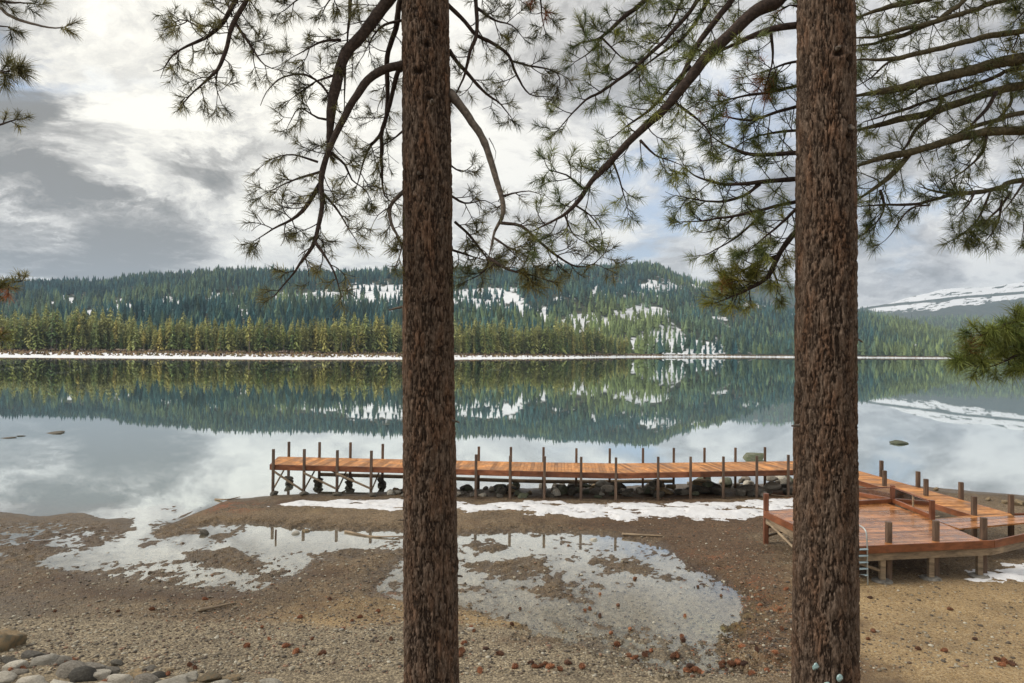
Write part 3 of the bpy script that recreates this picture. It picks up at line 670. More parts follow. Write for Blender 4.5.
for nm, L_, off in (('fascia', pf, -.03), ('fascia', pb, .03)):
    mb = MB()
    for i in range(len(L_) - 1):
        a = np.array([*L_[i], DZ - .115]) + (0, off, 0); b = np.array([*L_[i + 1], DZ - .115]) + (0, off, 0); mb.box(a, b, .05, .22)
    mb.build(nm, M_red, pier)
mb = MB(); mb.box((pf[0][0] - .03, pf[0][1], DZ - .115), (pb[0][0] - .03, pb[0][1], DZ - .115), .05, .22); mb.build('end_board', M_red, pier)
mb = MB()
for t in (.25, .75):
    for i in range(len(pf) - 1):
        a = pf[i] * (1 - t) + pb[i] * t; b = pf[i + 1] * (1 - t) + pb[i + 1] * t; mb.box((*a, DZ - .15), (*b, DZ - .15), .06, .19)
mb.build('joists', M_raw, pier)
fx = [274.5, 305, 338, 372, 406, 441, 476, 510.5, 544.6, 580.7, 615.7, 657.5, 690, 722.6, 755.7, 787]
bx = [288, 318.6, 350, 382, 413, 445, 478.5, 511, 543.8, 576.6, 610, 643.6, 674.5, 705, 736, 766]
def on_line(L_, px):
    A = np.array(L_); best = None
    for i in range(len(A) - 1):
        for t in np.linspace(0, 1, 200):
            p = A[i] * (1 - t) + A[i + 1] * t; v = np.array([p[0], p[1], DZ]) - CAM; sx = 512 + FPX * v.dot(_r) / v.dot(_f)
            if best is None or abs(sx - px) < best[0]: best = (abs(sx - px), p)
    return best[1]
FP = [on_line(pf, x) + (0, -.11) for x in fx]; BP = [on_line(pb, x) + (0, .11) for x in bx]
for i, p in enumerate(FP): post(pier, p, DZ + (.66 if i < 4 else .62) + rs.uniform(-.02, .02), .10, M_post)
for i, p in enumerate(BP): post(pier, p, DZ + (.66 if i < 4 else .62) + rs.uniform(-.02, .02), .10, M_post, foot=-.5)
def strut(parent, a, b, w_=.07, h_=.07, m=M_raw, name='brace'):
    mb = MB(); mb.box(a, b, w_, h_, up=(0, 1, .1)); mb.build(name, m, parent)
for i in (0, 1, 2, 3):
    strut(pier, (*FP[i], DZ - .25), (FP[i + 1][0], FP[i + 1][1] - .0, .15)) if i in (0,) else None
    strut(pier, (FP[i][0], FP[i][1] + .1, .22), (BP[i][0], BP[i][1] - .1, DZ - .26), .05, .06)
strut(pier, (FP[1][0], FP[1][1] - .08, DZ - .28), (FP[2][0], FP[2][1] - .08, .3)); strut(pier, (BP[1][0], BP[1][1] + .08, DZ - .3), (BP[2][0], BP[2][1] + .08, .15))
strut(pier, (FP[2][0], FP[2][1] - .08, DZ - .28), (FP[3][0], FP[3][1] - .08, .35))
mb = MB(); L_ = [(*BP[1], .42), (*BP[4], .40), (*BP[8], .34), (*BP[12], .36)]; L_ = [(a, b + .1, c) for a, b, c in L_]
mb.tube(smooth_path(L_, .5), .085, 8); mb.build('waler_log', M_raw, pier, smooth=True)
# ------------------------------------------------------------------ platform deck
A_ = G(765, 511, DZ)[:2]; E_ = G(842, 547, DZ)[:2]; F_ = G(993, 540.4, DZ)[:2]; F2 = G(1024, 533.7, DZ)[:2]; K_ = G(932, 519, DZ)[:2]; C_p = G(892.5, 502.4, DZ)[:2]
PR = G(973, 515, DZ)[:2]; O_ = G(1010, 513.5, DZ)[:2]; I0 = np.array([13.0, pf[-1][1]]); Ot = np.array([14.1, pb[-1][1] - .3])
F3 = F2 + (F2 - F_) / np.linalg.norm(F2 - F_) * 5; O2 = O_ + np.array([5.5, .75])
plat = empty('deck_platform', (*E_, DZ), label='wide reddish timber deck platform with a railed opening, behind the thick right trunk', cat='deck')
mb = MB(); ang = math.atan2(*(F_ - E_)[::-1])
boards(mb, [A_, E_, F_, K_, C_p], ang); boards(mb, [F_, F2, F3, O2, O_, PR, K_][:7], ang + .25) if False else boards(mb, [F_, F3, O2, K_], ang + .12)
mb.build('decking', M_deck, plat)
mb = MB(); boards(mb, [K_ + (0, .0), PR, O_, O_ + (-.2, -.6), K_ + (.3, -.3)], ang + .12, z=DZ - .003)
boards(mb, [I0, PR, O_, Ot], math.atan2(*(PR - I0)[::-1]) + math.pi / 2); mb.build('walkway_decking', M_deckp, plat)
def rim(L_, nm, m, dz0, hgt_, wid, off=0, name_parent=plat):
    mb = MB()
    for a, b in zip(L_[:-1], L_[1:]):
        a = np.array(a); b = np.array(b); n = np.array([(b - a)[1], -(b - a)[0]]) / np.linalg.norm(b - a) * off
        mb.box((*(a + n), DZ + dz0), (*(b + n), DZ + dz0), wid, hgt_)
    mb.build(nm, m, name_parent)
rim([A_, E_], 'fascia', M_red, -.085, .20, .045, .025); rim([E_, F_], 'fascia', M_red, -.085, .20, .045, .025); rim([F_, F3], 'fascia', M_red, -.085, .20, .045, .025)
rim([A_, E_], 'rim_beam', M_raw, -.29, .20, .09, -.06); rim([E_, F_], 'rim_beam', M_raw, -.29, .20, .09, -.06); rim([F_, F3], 'rim_beam', M_raw, -.29, .20, .09, -.06)
rim([O2, O_, Ot], 'fascia', M_red, -.09, .18, .045, .025); rim([C_p, A_], 'fascia', M_red, -.09, .18, .045, .025)
rim([PR, I0], 'fascia', M_red, -.09, .18, .045, -.025); rim([K_, PR], 'fascia', M_red, -.10, .16, .045, .03)
CL = A_ + (C_p - A_) * .52
rim([CL, C_p], 'curb', M_red, .065, .13, .10); rim([C_p, K_], 'curb', M_red, .065, .13, .10)
mb = MB()
for t in np.linspace(.12, .9, 5):
    a = A_ * (1 - t) + E_ * t; b = C_p * (1 - t) + K_ * t; mb.box((*(a + (.12, 0)), DZ - .15), (*(b + (.6, 0)), DZ - .15), .06, .19)
mb.build('joists', M_raw, plat)
for px_, py_, h_ in ((890.6, 543.3, .52), (938, 541.8, .52), (986, 539.6, .55)):
    p = G(px_, py_, DZ)[:2]; post(plat, p + (0, .09), DZ + h_, .135, M_post)
for px_, py_ in ((842, 547),): p = G(px_, py_, DZ)[:2]; post(plat, p + (.05, .1), DZ + .5, .135, M_post)
p = A_ + (.05, .05); post(plat, p, DZ + .52, .14, M_postr)
for px_, py_ in ((881.4, 474.7), (918, 487), (961, 499), (1011, 513)): p = G(px_, py_, DZ)[:2]; post(plat, p, DZ + .56, .13, M_post)
for px_, py_ in ((884.5, 486), (926, 495.5), (974, 515)): p = G(px_, py_, DZ)[:2]; post(plat, p, DZ + .56, .13, M_post)
for p in (E_ * .35 + A_ * .65 + (.3, 0), ): post(plat, p, DZ - .15, .13, M_raw)
# support legs under the front edge and stone pads
for px_, py_ in ((886, 546), (935, 544), (984, 542)):
    p = G(px_, py_, DZ)[:2] + (0, .18); mb = MB(); z0 = gz(*p); mb.box((*p, z0 - .1), (*p, DZ - .38), .13, .13, up=(.1, 1, 0)); mb.build('leg', M_raw, plat)
    mb = MB(); mb.tube([(*p, z0 - .08), (*p, z0 + .02), (*p, z0 + .05)], [.26, .25, .2], 14); mb.build('footing', M_conc, plat)
pA = A_ + (.15, .1); pE = A_ * .25 + E_ * .75 + (.1, 0)
strut(plat, (*(A_ + (.03, -.1)), DZ - .30), (A_[0] + .35, A_[1] - 2.6, .30), .06, .12)
strut(plat, (*(A_ + (.12, .1)), DZ - .5), (A_[0] + 1.8, A_[1] + .3, DZ - .35), .06, .09)
strut(plat, (A_[0] + .1, A_[1] + .1, .42), (A_[0] + 1.7, A_[1] + .25, DZ - .38), .06, .08)
pL = G(886, 546, DZ)[:2]; strut(plat, (pL[0] - .1, pL[1] + .15, .55), (pL[0] - .85, pL[1] + .05, DZ - .38), .06, .09)
# railing round the opening
rail = MB(); RH = .50
B1 = CL + (0, .02); rp = [(*B1, DZ + RH), (*C_p, DZ + RH), (*K_, DZ + RH)]
for a, b in zip(rp[:-1], rp[1:]): rail.box(a, b, .035, .035)
ro = rail.build('railing', M_postr, plat)
for p in (C_p, K_): post(plat, p, DZ + RH + .05, .13, M_postr, foot=DZ - .1)
mb = MB(); mb.box((*(K_ * .55 + C_p * .45), DZ - .1), (*(K_ * .55 + C_p * .45), DZ + RH), .05, .05, up=(0, 1, 0)); mb.build('baluster', M_raw, ro)
M_pane, T = mat('rail_pane')
t1 = T.node('ShaderNodeBsdfTransparent', {0: (.74, .76, .76, 1)}); g1_ = T.node('ShaderNodeBsdfGlossy', {'Color': (.9, .9, .9, 1), 'Roughness': .08}); m1 = T.node('ShaderNodeMixShader')
T.l.new(T.math('ADD', T.node('ShaderNodeFresnel', {'IOR': 1.5}).outputs[0], .06), m1.inputs[0]); T.l.new(t1.outputs[0], m1.inputs[1]); T.l.new(g1_.outputs[0], m1.inputs[2]); T.l.new(m1.outputs[0], T.node('ShaderNodeOutputMaterial').inputs['Surface'])
for a, b in ((B1, C_p), (C_p, K_)):
    d = (b - a) / np.linalg.norm(b - a); mb = MB(); mb.box((*(a + d * .08), DZ + .31), (*(b - d * .08), DZ + .31), .008, .33); mb.build('pane', M_pane, ro)
# ladder at the platform front
M_alu, T = mat('pale_metal'); finish(T, (.40, .43, .42), .4, Metallic=.5)
M_step, T = mat('pale_blue_step'); finish(T, (.32, .42, .46), .5)
pl = G(856, 546.4, DZ)[:2]; lad = empty('pool_ladder', (*pl, .45), label='pale metal swim ladder with curved handrails hooked on the front edge of the deck platform', cat='ladder')
dx = np.array([math.cos(ang), math.sin(ang)]); dn = np.array([dx[1], -dx[0]])
for s_ in (-.02, .24):
    b = pl + dx * s_; path = [(*(b - dn * .55), DZ + .02), (*(b - dn * .5), DZ + .30), (*(b - dn * .3), DZ + .46), (*(b + dn * .02), DZ + .40), (*(b + dn * .09), DZ + .1), (*(b + dn * .10), DZ - .4), (*(b + dn * .12), gz(*b) + .02)]
    mb = MB(); mb.tube(smooth_path(path, .05), .019, 8); mb.build('rail', M_alu, lad, smooth=True)
for k in range(5):
    z_ = DZ - .05 - k * .16; mb = MB(); mb.box((*(pl + dn * .10 - dx * .02), z_), (*(pl + dn * .10 + dx * .24), z_), .08, .03); mb.build('rung', M_step, lad)
# ================================================================== ROCKS
def ico(sub):
    import bmesh
    bm = bmesh.new(); bmesh.ops.create_icosphere(bm, subdivisions=sub, radius=1); V = np.array([v.co[:] for v in bm.verts]); F = np.array([[v.index for v in f.verts] for f in bm.faces]); bm.free(); return V, F
ICO = {k: ico(k) for k in (1, 2, 3, 4)}
def stone_mat(name, stops, moss=None, sc=6):
    m, T = mat(name); p = T.node('ShaderNodeTexCoord').outputs['Object']; r = T.node('ShaderNodeObjectInfo').outputs['Random']; n = T.noise(p, sc, 6, .65)
    c = T.ramp(n, stops); c = T.mix(1.0, c, T.ramp(r, [(0, (.55, .54, .52)), (.35, (.9, .88, .83)), (.65, (1.1, 1.06, 1.0)), (1, (1.4, 1.38, 1.32))]), 'MULTIPLY')
    c = T.mix(T.mr(T.noise(p, sc * 6, 3), .62, .7, 0, .6), c, (.04, .04, .035))
    if moss: c = T.mix(T.mr(T.noise(p, 3, 4), .45, .6, 0, .8), c, moss)
    finish(T, c, .85, T.noise(p, sc * 2.5, 6, .75), 1.0, .06); return m
M_stone = stone_mat('granite', [(.25, (.10, .09, .075)), (.5, (.24, .22, .19)), (.75, (.42, .40, .36))])
M_pale = stone_mat('pale_stone', [(.25, (.30, .275, .23)), (.5, (.52, .49, .43)), (.75, (.70, .67, .61))])
M_dark = stone_mat('shore_rock', [(.25, (.035, .03, .024)), (.5, (.10, .09, .072)), (.75, (.22, .205, .175))])
M_moss = stone_mat('mossy_rock', [(.25, (.05, .06, .045)), (.5, (.14, .15, .11)), (.75, (.28, .28, .22))], (.10, .12, .06))
M_tan = stone_mat('tan_stone', [(.25, (.20, .14, .07)), (.5, (.36, .26, .15)), (.75, (.46, .38, .26))], (.13, .12, .08))
def rock_mesh(seed, m, ang_=.55, sub=3):
    V, F = ICO[sub]; g_ = np.random.RandomState(seed); V = V.copy()
    for _ in range(13):
        nrm = g_.normal(size=3); nrm /= np.linalg.norm(nrm); d = V @ nrm; lim = g_.uniform(.5, .85); V -= np.outer(np.maximum(d - lim, 0) * .96, nrm)
    o = g_.rand(3) * 50; n = fbm(V[:, 0] * 1.3 + o[0], V[:, 1] * 1.3 + o[1], V[:, 2] * 1.3, 4, seed) - .5
    n2 = fbm(V[:, 0] * 5 + o[0], V[:, 1] * 5 + o[1], V[:, 2] * 5, 3, seed + 5) - .5; V *= (1 + .38 * n + .10 * n2)[:, None]; return np_mesh('rock', V, F, m, True)
RK = {m.name: [rock_mesh(i * 7 + j * 31, m) for i in range(6)] for j, m in enumerate((M_stone, M_pale, M_dark, M_moss, M_tan))}
def rock(name, m, loc, s, rz=None, **kw):
    o = link(name, RK[m.name][rs.randint(6)], None, loc, **kw); o.scale = tuple(float(v) for v in s); o.rotation_euler = (rs.uniform(-.2, .2), rs.uniform(-.2, .2), rs.uniform(0, 6.28) if rz is None else rz); return o
def wrock(px, py, wpx, hfrac, m, name, label, **kw):
    p = on_ground(px, py) if py > 500 else G(px, py, 0); w_ = wpx / FPX * (p[1]) / 2
    z = max(p[2], -.02) if py > 500 else 0.0
    return rock(name, m, (p[0], p[1], z + w_ * hfrac * .12), (w_, w_ * .8, w_ * hfrac), 0, label=label, cat='rock', **kw)
wrock(752, 458.5, 29, .42, M_moss, 'lake_rock', 'large mossy rock rising from the lake just behind the pier posts')
wrock(898, 443.5, 22, .25, M_moss, 'lake_rock', 'low flat rock alone in open water to the right of the thick trunk')
wrock(57, 433, 22, .16, M_dark, 'lake_rock', 'low dark rock barely above the water at the far left')
wrock(8, 438, 16, .10, M_dark, 'lake_rock', 'thin dark rock sliver at the left edge of the lake')
wrock(22, 436, 12, .10, M_dark, 'lake_rock', 'tiny dark rock beside the sliver at the left edge of the lake')
wrock(205, 534, 15, .55, M_dark, 'mud_rock', 'dark stone on the mud bar where the puddle narrows')
wrock(296, 536, 9, .7, M_pale, 'puddle_rock', 'pale round stone standing in the puddle and mirrored in it')
wrock(306, 533, 9, .6, M_tan, 'puddle_rock', 'brownish stone in the puddle right of the pale round one')
wrock(594, 541, 10, .5, M_pale, 'puddle_rock', 'pale stone on the edge of the wet flat between the two trunks')
wrock(470, 630, 12, .4, M_pale, 'beach_rock', 'pale flat stone on brown dirt just right of the left trunk')
wrock(641, 655, 11, .5, M_pale, 'beach_rock', 'pale stone in the shallow puddle among scattered cones')
wrock(341, 631, 8, .6, M_pale, 'beach_rock', 'small pale stone on gravel left of the left trunk')
# rocks heaped under the pier
def in_view_x(px): return px
WM = {}
def rklab(m, px_):
    w_ = {'granite': 'grey', 'pale_stone': 'pale', 'shore_rock': 'dark', 'mossy_rock': 'mossy', 'tan_stone': 'tan'}[m.name]
    s_ = 'just left of and behind the slim trunk' if px_ < 460 else 'between the slim trunk and the middle of the pier' if px_ < 620 else 'between the middle of the pier and the mossy lake rock' if px_ < 735 else 'close to the thick trunk'
    return w_ + ' rock under the pier ' + s_
for i in range(165):
    px_ = rs.uniform(385, 795); t = (px_ - 385) / 410; rowf = rs.rand()
    p = G(px_, np.interp(px_, [385, 480, 600, 800], [491.5, 491, 491, 488]) + (rowf - .5) * np.interp(px_, [385, 500, 800], [5, 12, 16]), .1)
    s_ = rs.uniform(.10, .30) * (1 if px_ > 480 else .75) * (1.25 if px_ > 600 else 1)
    z = gz(p[0], p[1]); m = (M_dark, M_stone, M_dark, M_moss, M_stone, M_pale)[rs.randint(6)] if rs.rand() < .9 else M_tan
    zlift = np.interp(px_, [385, 560, 700], [.02, .10, .28]) * rs.rand() * (1 - abs(rowf - .35))
    rock('shore_rock', m, (p[0], p[1], max(z, -.02) + s_ * .2 + zlift), (s_ * rs.uniform(.9, 1.5), s_, s_ * rs.uniform(.55, .85)), label=rklab(m, px_), cat='rock', group=rklab(m, px_))
for i, p in enumerate(BP[:4]):
    for k in range(2):
        rock('footing_rock', M_dark, (p[0] + rs.uniform(-.05, .05), p[1] + rs.uniform(-.1, .1), .05 + .16 * k), (.24, .22, .17), label='dark rock at a far post foot near the left pier end', cat='rock', group='rocks round the pier post feet')
for i, p in enumerate(FP[:6]):
    rock('footing_rock', M_dark, (p[0] + .05, p[1] - .05, gz(*p) + .05), (.24, .2, .11), label='flat dark rock at a front post foot near the left pier end', cat='rock', group='rocks at the front post feet')
for px_, py_, s_ in ((1020, 505, .28), (1036, 507, .35), (1005, 503.5, .18), (988, 500.5, .16), (936, 489, .14)):
    p = G(px_, py_, .1); rock('bank_rock', M_tan, (p[0], p[1], max(0, gz(p[0], p[1])) + .06), (s_, s_ * .8, s_ * .6), label='rock on the brown bank beyond the walkway at the right', cat='rock', group='rocks on the bank beyond the walkway')
# foreground stone border at the lower left
wrock(2, 648, 46, .98, M_tan, 'boulder', 'rounded tan boulder at the left edge of the gravel')
FG = [(14, 668, 34, 'p'), (46, 662, 44, 'p'), (33, 655, 30, 's'), (8, 660, 30, 'd'), (70, 672, 44, 's'), (62, 662, 26, 's'), (95, 668, 40, 's'), (60, 660, 20, 't'), (78, 664, 26, 'd'), (86, 678, 46, 'k'), (62, 658, 20, 'p'), (98, 676, 40, 'p'), (120, 681, 40, 'p'), (135, 675, 30, 't'), (112, 672, 26, 's'),
      (145, 682, 36, 's'), (160, 676, 24, 'k'), (172, 683, 44, 'p'), (186, 678, 36, 'p'), (207, 679, 34, 't'), (232, 678, 26, 't'), (222, 686, 32, 'p'), (250, 688, 36, 'p'), (270, 684, 30, 'p'), (290, 690, 34, 's'), (0, 680, 40, 'p'), (30, 684, 50, 'p'), (60, 690, 52, 'p'), (10, 694, 44, 's'), (100, 694, 50, 'p'),
      (140, 697, 46, 'p'), (180, 698, 46, 'p'), (216, 700, 40, 's'), (252, 702, 40, 'p'), (18, 673, 24, 's'), (118, 664, 22, 'd'), (150, 668, 18, 's'), (170, 669, 16, 't')]
MM = {'p': M_pale, 's': M_stone, 'd': M_dark, 't': M_tan, 'k': M_dark}
WN = {'p': 'pale grey', 's': 'mid grey', 'd': 'small dark', 't': 'tan', 'k': 'large dark'}
ORD = 'first second third fourth fifth sixth seventh eighth ninth tenth eleventh twelfth thirteenth fourteenth fifteenth sixteenth seventeenth eighteenth nineteenth twentieth'.split(); cnt_ = {}
for px_, py_, w_, k in sorted(FG):
    cnt_[k] = cnt_.get(k, -1) + 1
    p = on_ground(px_, py_ + 1, .4); r_ = w_ / FPX * p[1] / 2 * .84
    rock('border_stone', MM[k], (p[0], p[1], p[2] + r_ * .04), (r_ * 1.02, r_ * rs.uniform(.6, .8), r_ * rs.uniform(.38, .55)), rs.uniform(-.3, .3), label=ORD[cnt_[k]] + ' from the left of the ' + WN[k] + ' stones bordering the bottom left corner', cat='stone', group='stones bordering the bottom left corner')
# pebbles: countless
g_ = np.random.RandomState(99); V0, F0 = ICO[1]; Vs, Fs, Cs, o_ = [], [], [], 0
N = 26000; pxs = g_.uniform(-80, 1100, N); pys = 524 + 171 * g_.rand(N) ** .75; Gp = np.array([G(a, b, .1) for a, b in zip(pxs, pys)]); zz_ = ground_z(Gp[:, 0], Gp[:, 1])
dens = np.where(pys > 590, .8, 1) * np.where((pxs > 860) & (pys > 560), .35, 1); ok = g_.rand(N) < dens; Gp, zz_ = Gp[ok], zz_[ok]; N = len(Gp)
sz = .008 + .012 * g_.rand(N) + .03 * (g_.rand(N) ** 8); rot = g_.rand(N) * 6.28; c_, s_ = np.cos(rot)[:, None], np.sin(rot)[:, None]
W = V0[None] * np.stack([sz * g_.uniform(.9, 1.6, N), sz, sz * g_.uniform(.5, .8, N)], -1)[:, None] * (1 + .25 * (g_.rand(N, len(V0), 1) - .5))
W = np.stack([W[..., 0] * c_ - W[..., 1] * s_, W[..., 0] * s_ + W[..., 1] * c_, W[..., 2]], -1) + np.stack([Gp[:, 0], Gp[:, 1], zz_ + sz * .2], -1)[:, None]
Fp = (F0[None] + np.arange(N)[:, None, None] * len(V0)).reshape(-1, 3)
pal = np.array([(.07, .055, .04), (.17, .142, .10), (.29, .255, .19), (.40, .365, .29), (.22, .13, .08), (.09, .06, .04)]); pc = pal[g_.choice(6, N, p=[.30, .28, .20, .07, .06, .09])]
M_peb, T = mat('pebble'); finish(T, T.node('ShaderNodeAttribute', attribute_name='Col').outputs['Color'], .75)
link('pebbles', np_mesh('pebbles', W.reshape(-1, 3), Fp, M_peb, True, {'Col': np.repeat(pc, len(V0), 0)}), kind='stuff', label='small pebbles and grit scattered over the beach', cat='pebbles')
# litter flakes: bark chips / needles in the brown zone
N = 9000; pxs = np.concatenate([g_.normal(735, 45, N // 2), g_.uniform(480, 800, N // 4), g_.uniform(150, 460, N // 4)]); pys = np.concatenate([g_.uniform(520, 690, N // 2), g_.uniform(498, 530, N // 4), g_.uniform(500, 640, N // 4)])
Gp = np.array([G(a, b, .08) for a, b in zip(pxs, pys)]); zz_ = ground_z(Gp[:, 0], Gp[:, 1]); keep = zz_ > -.01; Gp, zz_ = Gp[keep], zz_[keep]; N = len(Gp)
th = g_.rand(N) * 6.28; L_ = g_.uniform(.015, .06, N); wd = g_.uniform(.005, .018, N); d = np.stack([np.cos(th), np.sin(th), g_.uniform(-.2, .5, N)], -1) * L_[:, None]; e = np.stack([-np.sin(th), np.cos(th), g_.uniform(-.5, .5, N)], -1) * wd[:, None]
ctr = np.stack([Gp[:, 0], Gp[:, 1], zz_ + .012], -1); tp = np.array([0, 0, .008])
Vf = np.stack([ctr - d, ctr + e, ctr + d, ctr - e, ctr + tp], 1); b0 = np.arange(N)[:, None] * 5
Ff = np.concatenate([b0 + np.array([[0, 1, 4]]), b0 + np.array([[1, 2, 4]]), b0 + np.array([[2, 3, 4]]), b0 + np.array([[3, 0, 4]])])
pal = np.array([(.035, .022, .014), (.10, .06, .035), (.22, .15, .09), (.30, .12, .05)]); pc = pal[g_.choice(4, N, p=[.45, .30, .17, .08])]
link('ground_litter', np_mesh('ground_litter', Vf.reshape(-1, 3), Ff, M_peb, False, {'Col': np.repeat(pc, 5, 0)}), kind='stuff', label='bark chips and dry needle litter strewn on the dark parts of the beach', cat='litter')
# pine cones, each its own
def cone_mesh(seed):
    g2 = np.random.RandomState(seed); mb = MB(); zs = np.linspace(-.055, .055, 7); mb.tube([(z, 0, 0) for z in zs], [.012, .026, .03, .028, .022, .014, .004], 8)
    V, Tn, k = [], [], 0
    for i in range(70):
        f = (i + .5) / 70; x = -.055 + .11 * f; r = .036 * math.sin(math.pi * min(1, .22 + f * .76)) + .004; a = i * 2.39996
        dr = np.array([0, math.cos(a), math.sin(a)]); sd_ = np.array([0, -math.sin(a), math.cos(a)]); c0 = np.array([x, 0, 0]) + dr * r * .6; tip = np.array([x + .012, 0, 0]) + dr * r * 1.25
        V += [c0 - sd_ * .009, c0 + sd_ * .009, tip, c0 + np.array([.012, 0, 0])]; Tn += [(k, k + 1, k + 2), (k + 1, k + 3, k + 2), (k + 3, k, k + 2)]; k += 4
    mb.add(V, None, Tn); return np_mesh('pine_cone', np.vstack(mb.v), [np.vstack(mb.q), np.vstack(mb.t)], M_cone, False)
M_cone, T = mat('cone_scales'); r = T.node('ShaderNodeObjectInfo').outputs['Random']; p = T.node('ShaderNodeTexCoord').outputs['Object']
finish(T, T.mix(1.0, T.ramp(r, [(0, (.06, .03, .02)), (.45, (.17, .07, .03)), (.8, (.25, .098, .045)), (1, (.33, .14, .065))]), T.ramp(T.noise(p, 40, 2), [(.35, .6), (.65, 1.3)]), 'MULTIPLY'), .8)
CM = [cone_mesh(i) for i in range(4)]
CP = [(648, 654), (651, 652), (645, 656), (635, 659), (630, 661), (628, 657), (637, 663), (617, 646), (630, 630), (690, 668), (695, 671), (700, 674), (704, 676), (687, 672), (693, 678), (674, 657), (677, 655), (722, 668), (727, 672), (732, 676), (738, 668), (744, 671),
      (722, 664), (731, 665), (757, 650), (742, 648), (546, 665), (550, 668), (541, 667), (568, 664), (535, 668), (531, 664), (582, 668), (560, 670), (471, 628), (474, 632), (462, 652), (460, 656), (486, 650), (464, 644), (420, 658), (541, 645), (512, 625), (682, 640), (685, 620),
      (683, 643), (600, 617), (611, 634), (618, 608), (585, 612), (520, 610), (760, 606), (750, 620), (770, 640), (775, 655), (698, 588), (721, 598), (635, 580), (590, 610), (600, 596), (343, 630), (352, 622), (247, 647), (269, 640), (286, 647), (296, 653), (322, 655), (391, 640), (360, 618), (378, 612), (190, 666),
      (195, 669), (8, 668), (13, 671), (18, 666), (23, 670), (110, 682), (116, 680), (122, 682), (106, 684), (72, 662), (66, 664), (168, 675), (998, 661), (1005, 663), (1012, 665), (1002, 666), (944, 652), (950, 610), (873, 632), (918, 650), (868, 640), (975, 640), (430, 618), (118, 612), (55, 612), (152, 610),
      (205, 600), (232, 604), (262, 628), (300, 618), (330, 600), (312, 640), (455, 668), (480, 672), (500, 655), (515, 668), (655, 672), (668, 676), (712, 679), (752, 679), (768, 672), (780, 610), (782, 630), (870, 598), (786, 590)]
def cnlab(x, y):
    if x < 130 and y > 655 or x < 200 and y > 660: w_ = 'lying among the stones of the bottom left border'
    elif x < 404: w_ = 'on the gravel left of the slim trunk' + (', near its foot' if x > 325 else '')
    elif x < 505: w_ = 'on brown dirt just right of the slim trunk'
    elif x > 860: w_ = 'on the sandy dirt right of the thick trunk'
    elif x > 740: w_ = 'on the dark litter just left of the thick trunk'
    elif y > 660: w_ = 'along the front edge of the puddle between the trunks'
    elif y > 625: w_ = 'in the near half of the puddle between the trunks'
    else: w_ = 'in the far half of the puddle between the trunks'
    return 'reddish brown pine cone ' + w_
for i, (px_, py_) in enumerate(CP):
    p = on_ground(px_, py_); o = link('pine_cone', CM[i % 4], None, (p[0], p[1], max(p[2], -.005) + .025), label=cnlab(px_, py_), cat='pine cone', group=cnlab(px_, py_))
    s_ = rs.uniform(.85, 1.35) * (1.15 if py_ > 640 else .9); o.scale = (s_,) * 3; o.rotation_euler = (rs.uniform(-.3, .3), rs.uniform(-.5, .5), rs.uniform(0, 6.28))
# driftwood
def stick(pts, r0, label, name='driftwood'):
    W_ = [on_ground(*p) + (0, 0, r0) for p in pts]; W_ = [np.array([q[0], q[1], max(q[2], r0 * .3) + rs.uniform(0, .02)]) for q in W_]
    mb = MB(); sp_ = smooth_path(W_, .06); mb.tube(sp_, np.linspace(r0, r0 * .45, len(sp_)) * (1 + .2 * rs.rand(len(sp_))), 7); return mb.build(name, M_raw, smooth=True, loc=W_[0], label=label, cat='driftwood')
stick([(199, 612), (215, 609), (224, 607), (236, 604)], .035, 'crooked weathered branch lying on the gravel left of the left trunk')
stick([(215, 503.5), (228, 500.5), (240, 498)], .035, 'thin stick at the waterline left of the pier end')
stick([(622, 535), (640, 536), (663, 536.5)], .04, 'straight stick at the back edge of the wet flat between the trunks')
stick([(345, 534), (372, 538), (400, 538)], .04, 'dark branch on the back edge of the puddle left of the left trunk')
stick([(770, 495), (785, 497), (800, 496)], .03, 'short stick on the litter behind the platform corner')
pS = G(275.5, 538, 0); mb = MB(); mb.box((pS[0], pS[1], -.2), (pS[0] + .01, pS[1], .26), .05, .05, up=(0, 1, 0)); mb.build('stake', M_post, loc=pS, label='short dark stake standing in the puddle and mirrored in it', cat='stake')
pS = G(173, 494.5, 0); stick([(168, 494), (178, 493.5)], .02, 'tiny stick floating on the lake left of the pier') if False else None
# ================================================================== NEAR PINES
M_bark, T = mat('pine_bark')
at = T.node('ShaderNodeAttribute', attribute_name='Col').outputs['Color']; sg_ = T.node('ShaderNodeSeparateColor', {0: at}); p = T.node('ShaderNodeTexCoord').outputs['Object']
st = T.scale(p, (1, 1, .28)); n1 = T.noise(st, 52, 6, .68, .5); n2 = T.noise(st, 9, 4, .6); n3 = T.noise(p, 2.2, 4, .6); fl = T.noise(T.scale(p, (1, 1, .5)), 95, 4, .7)
c = T.ramp(n1, [(.30, (.026, .018, .013)), (.45, (.072, .049, .035)), (.57, (.138, .098, .072)), (.75, (.25, .19, .15))])
c = T.mix(T.mr(n2, .45, .7, 0, .7), c, T.mix(1.0, c, (1.22, .88, .66), 'MULTIPLY'))
c = T.mix(T.mr(n3, .45, .68, 0, .65), c, T.mix(1.0, c, (1.0, 1.04, 1.08), 'MULTIPLY'))
c = T.mix(T.mr(fl, .58, .68, 0, .28), c, (.34, .27, .22))
c = T.mix(T.mr(sg_.outputs[0], .62, .12, 0, .9), c, (.022, .014, .010))  # occlusion shade of the furrows painted into the bark colour, plus dark knots
finish(T, c, .92, T.math('ADD', T.math('MULTIPLY', n1, .7), T.math('MULTIPLY', fl, .4)), .9, .012, .15)
M_limb, T = mat('limb_bark'); p = T.node('ShaderNodeNewGeometry').outputs['Position']
at = T.node('ShaderNodeAttribute', attribute_name='Col').outputs['Color']
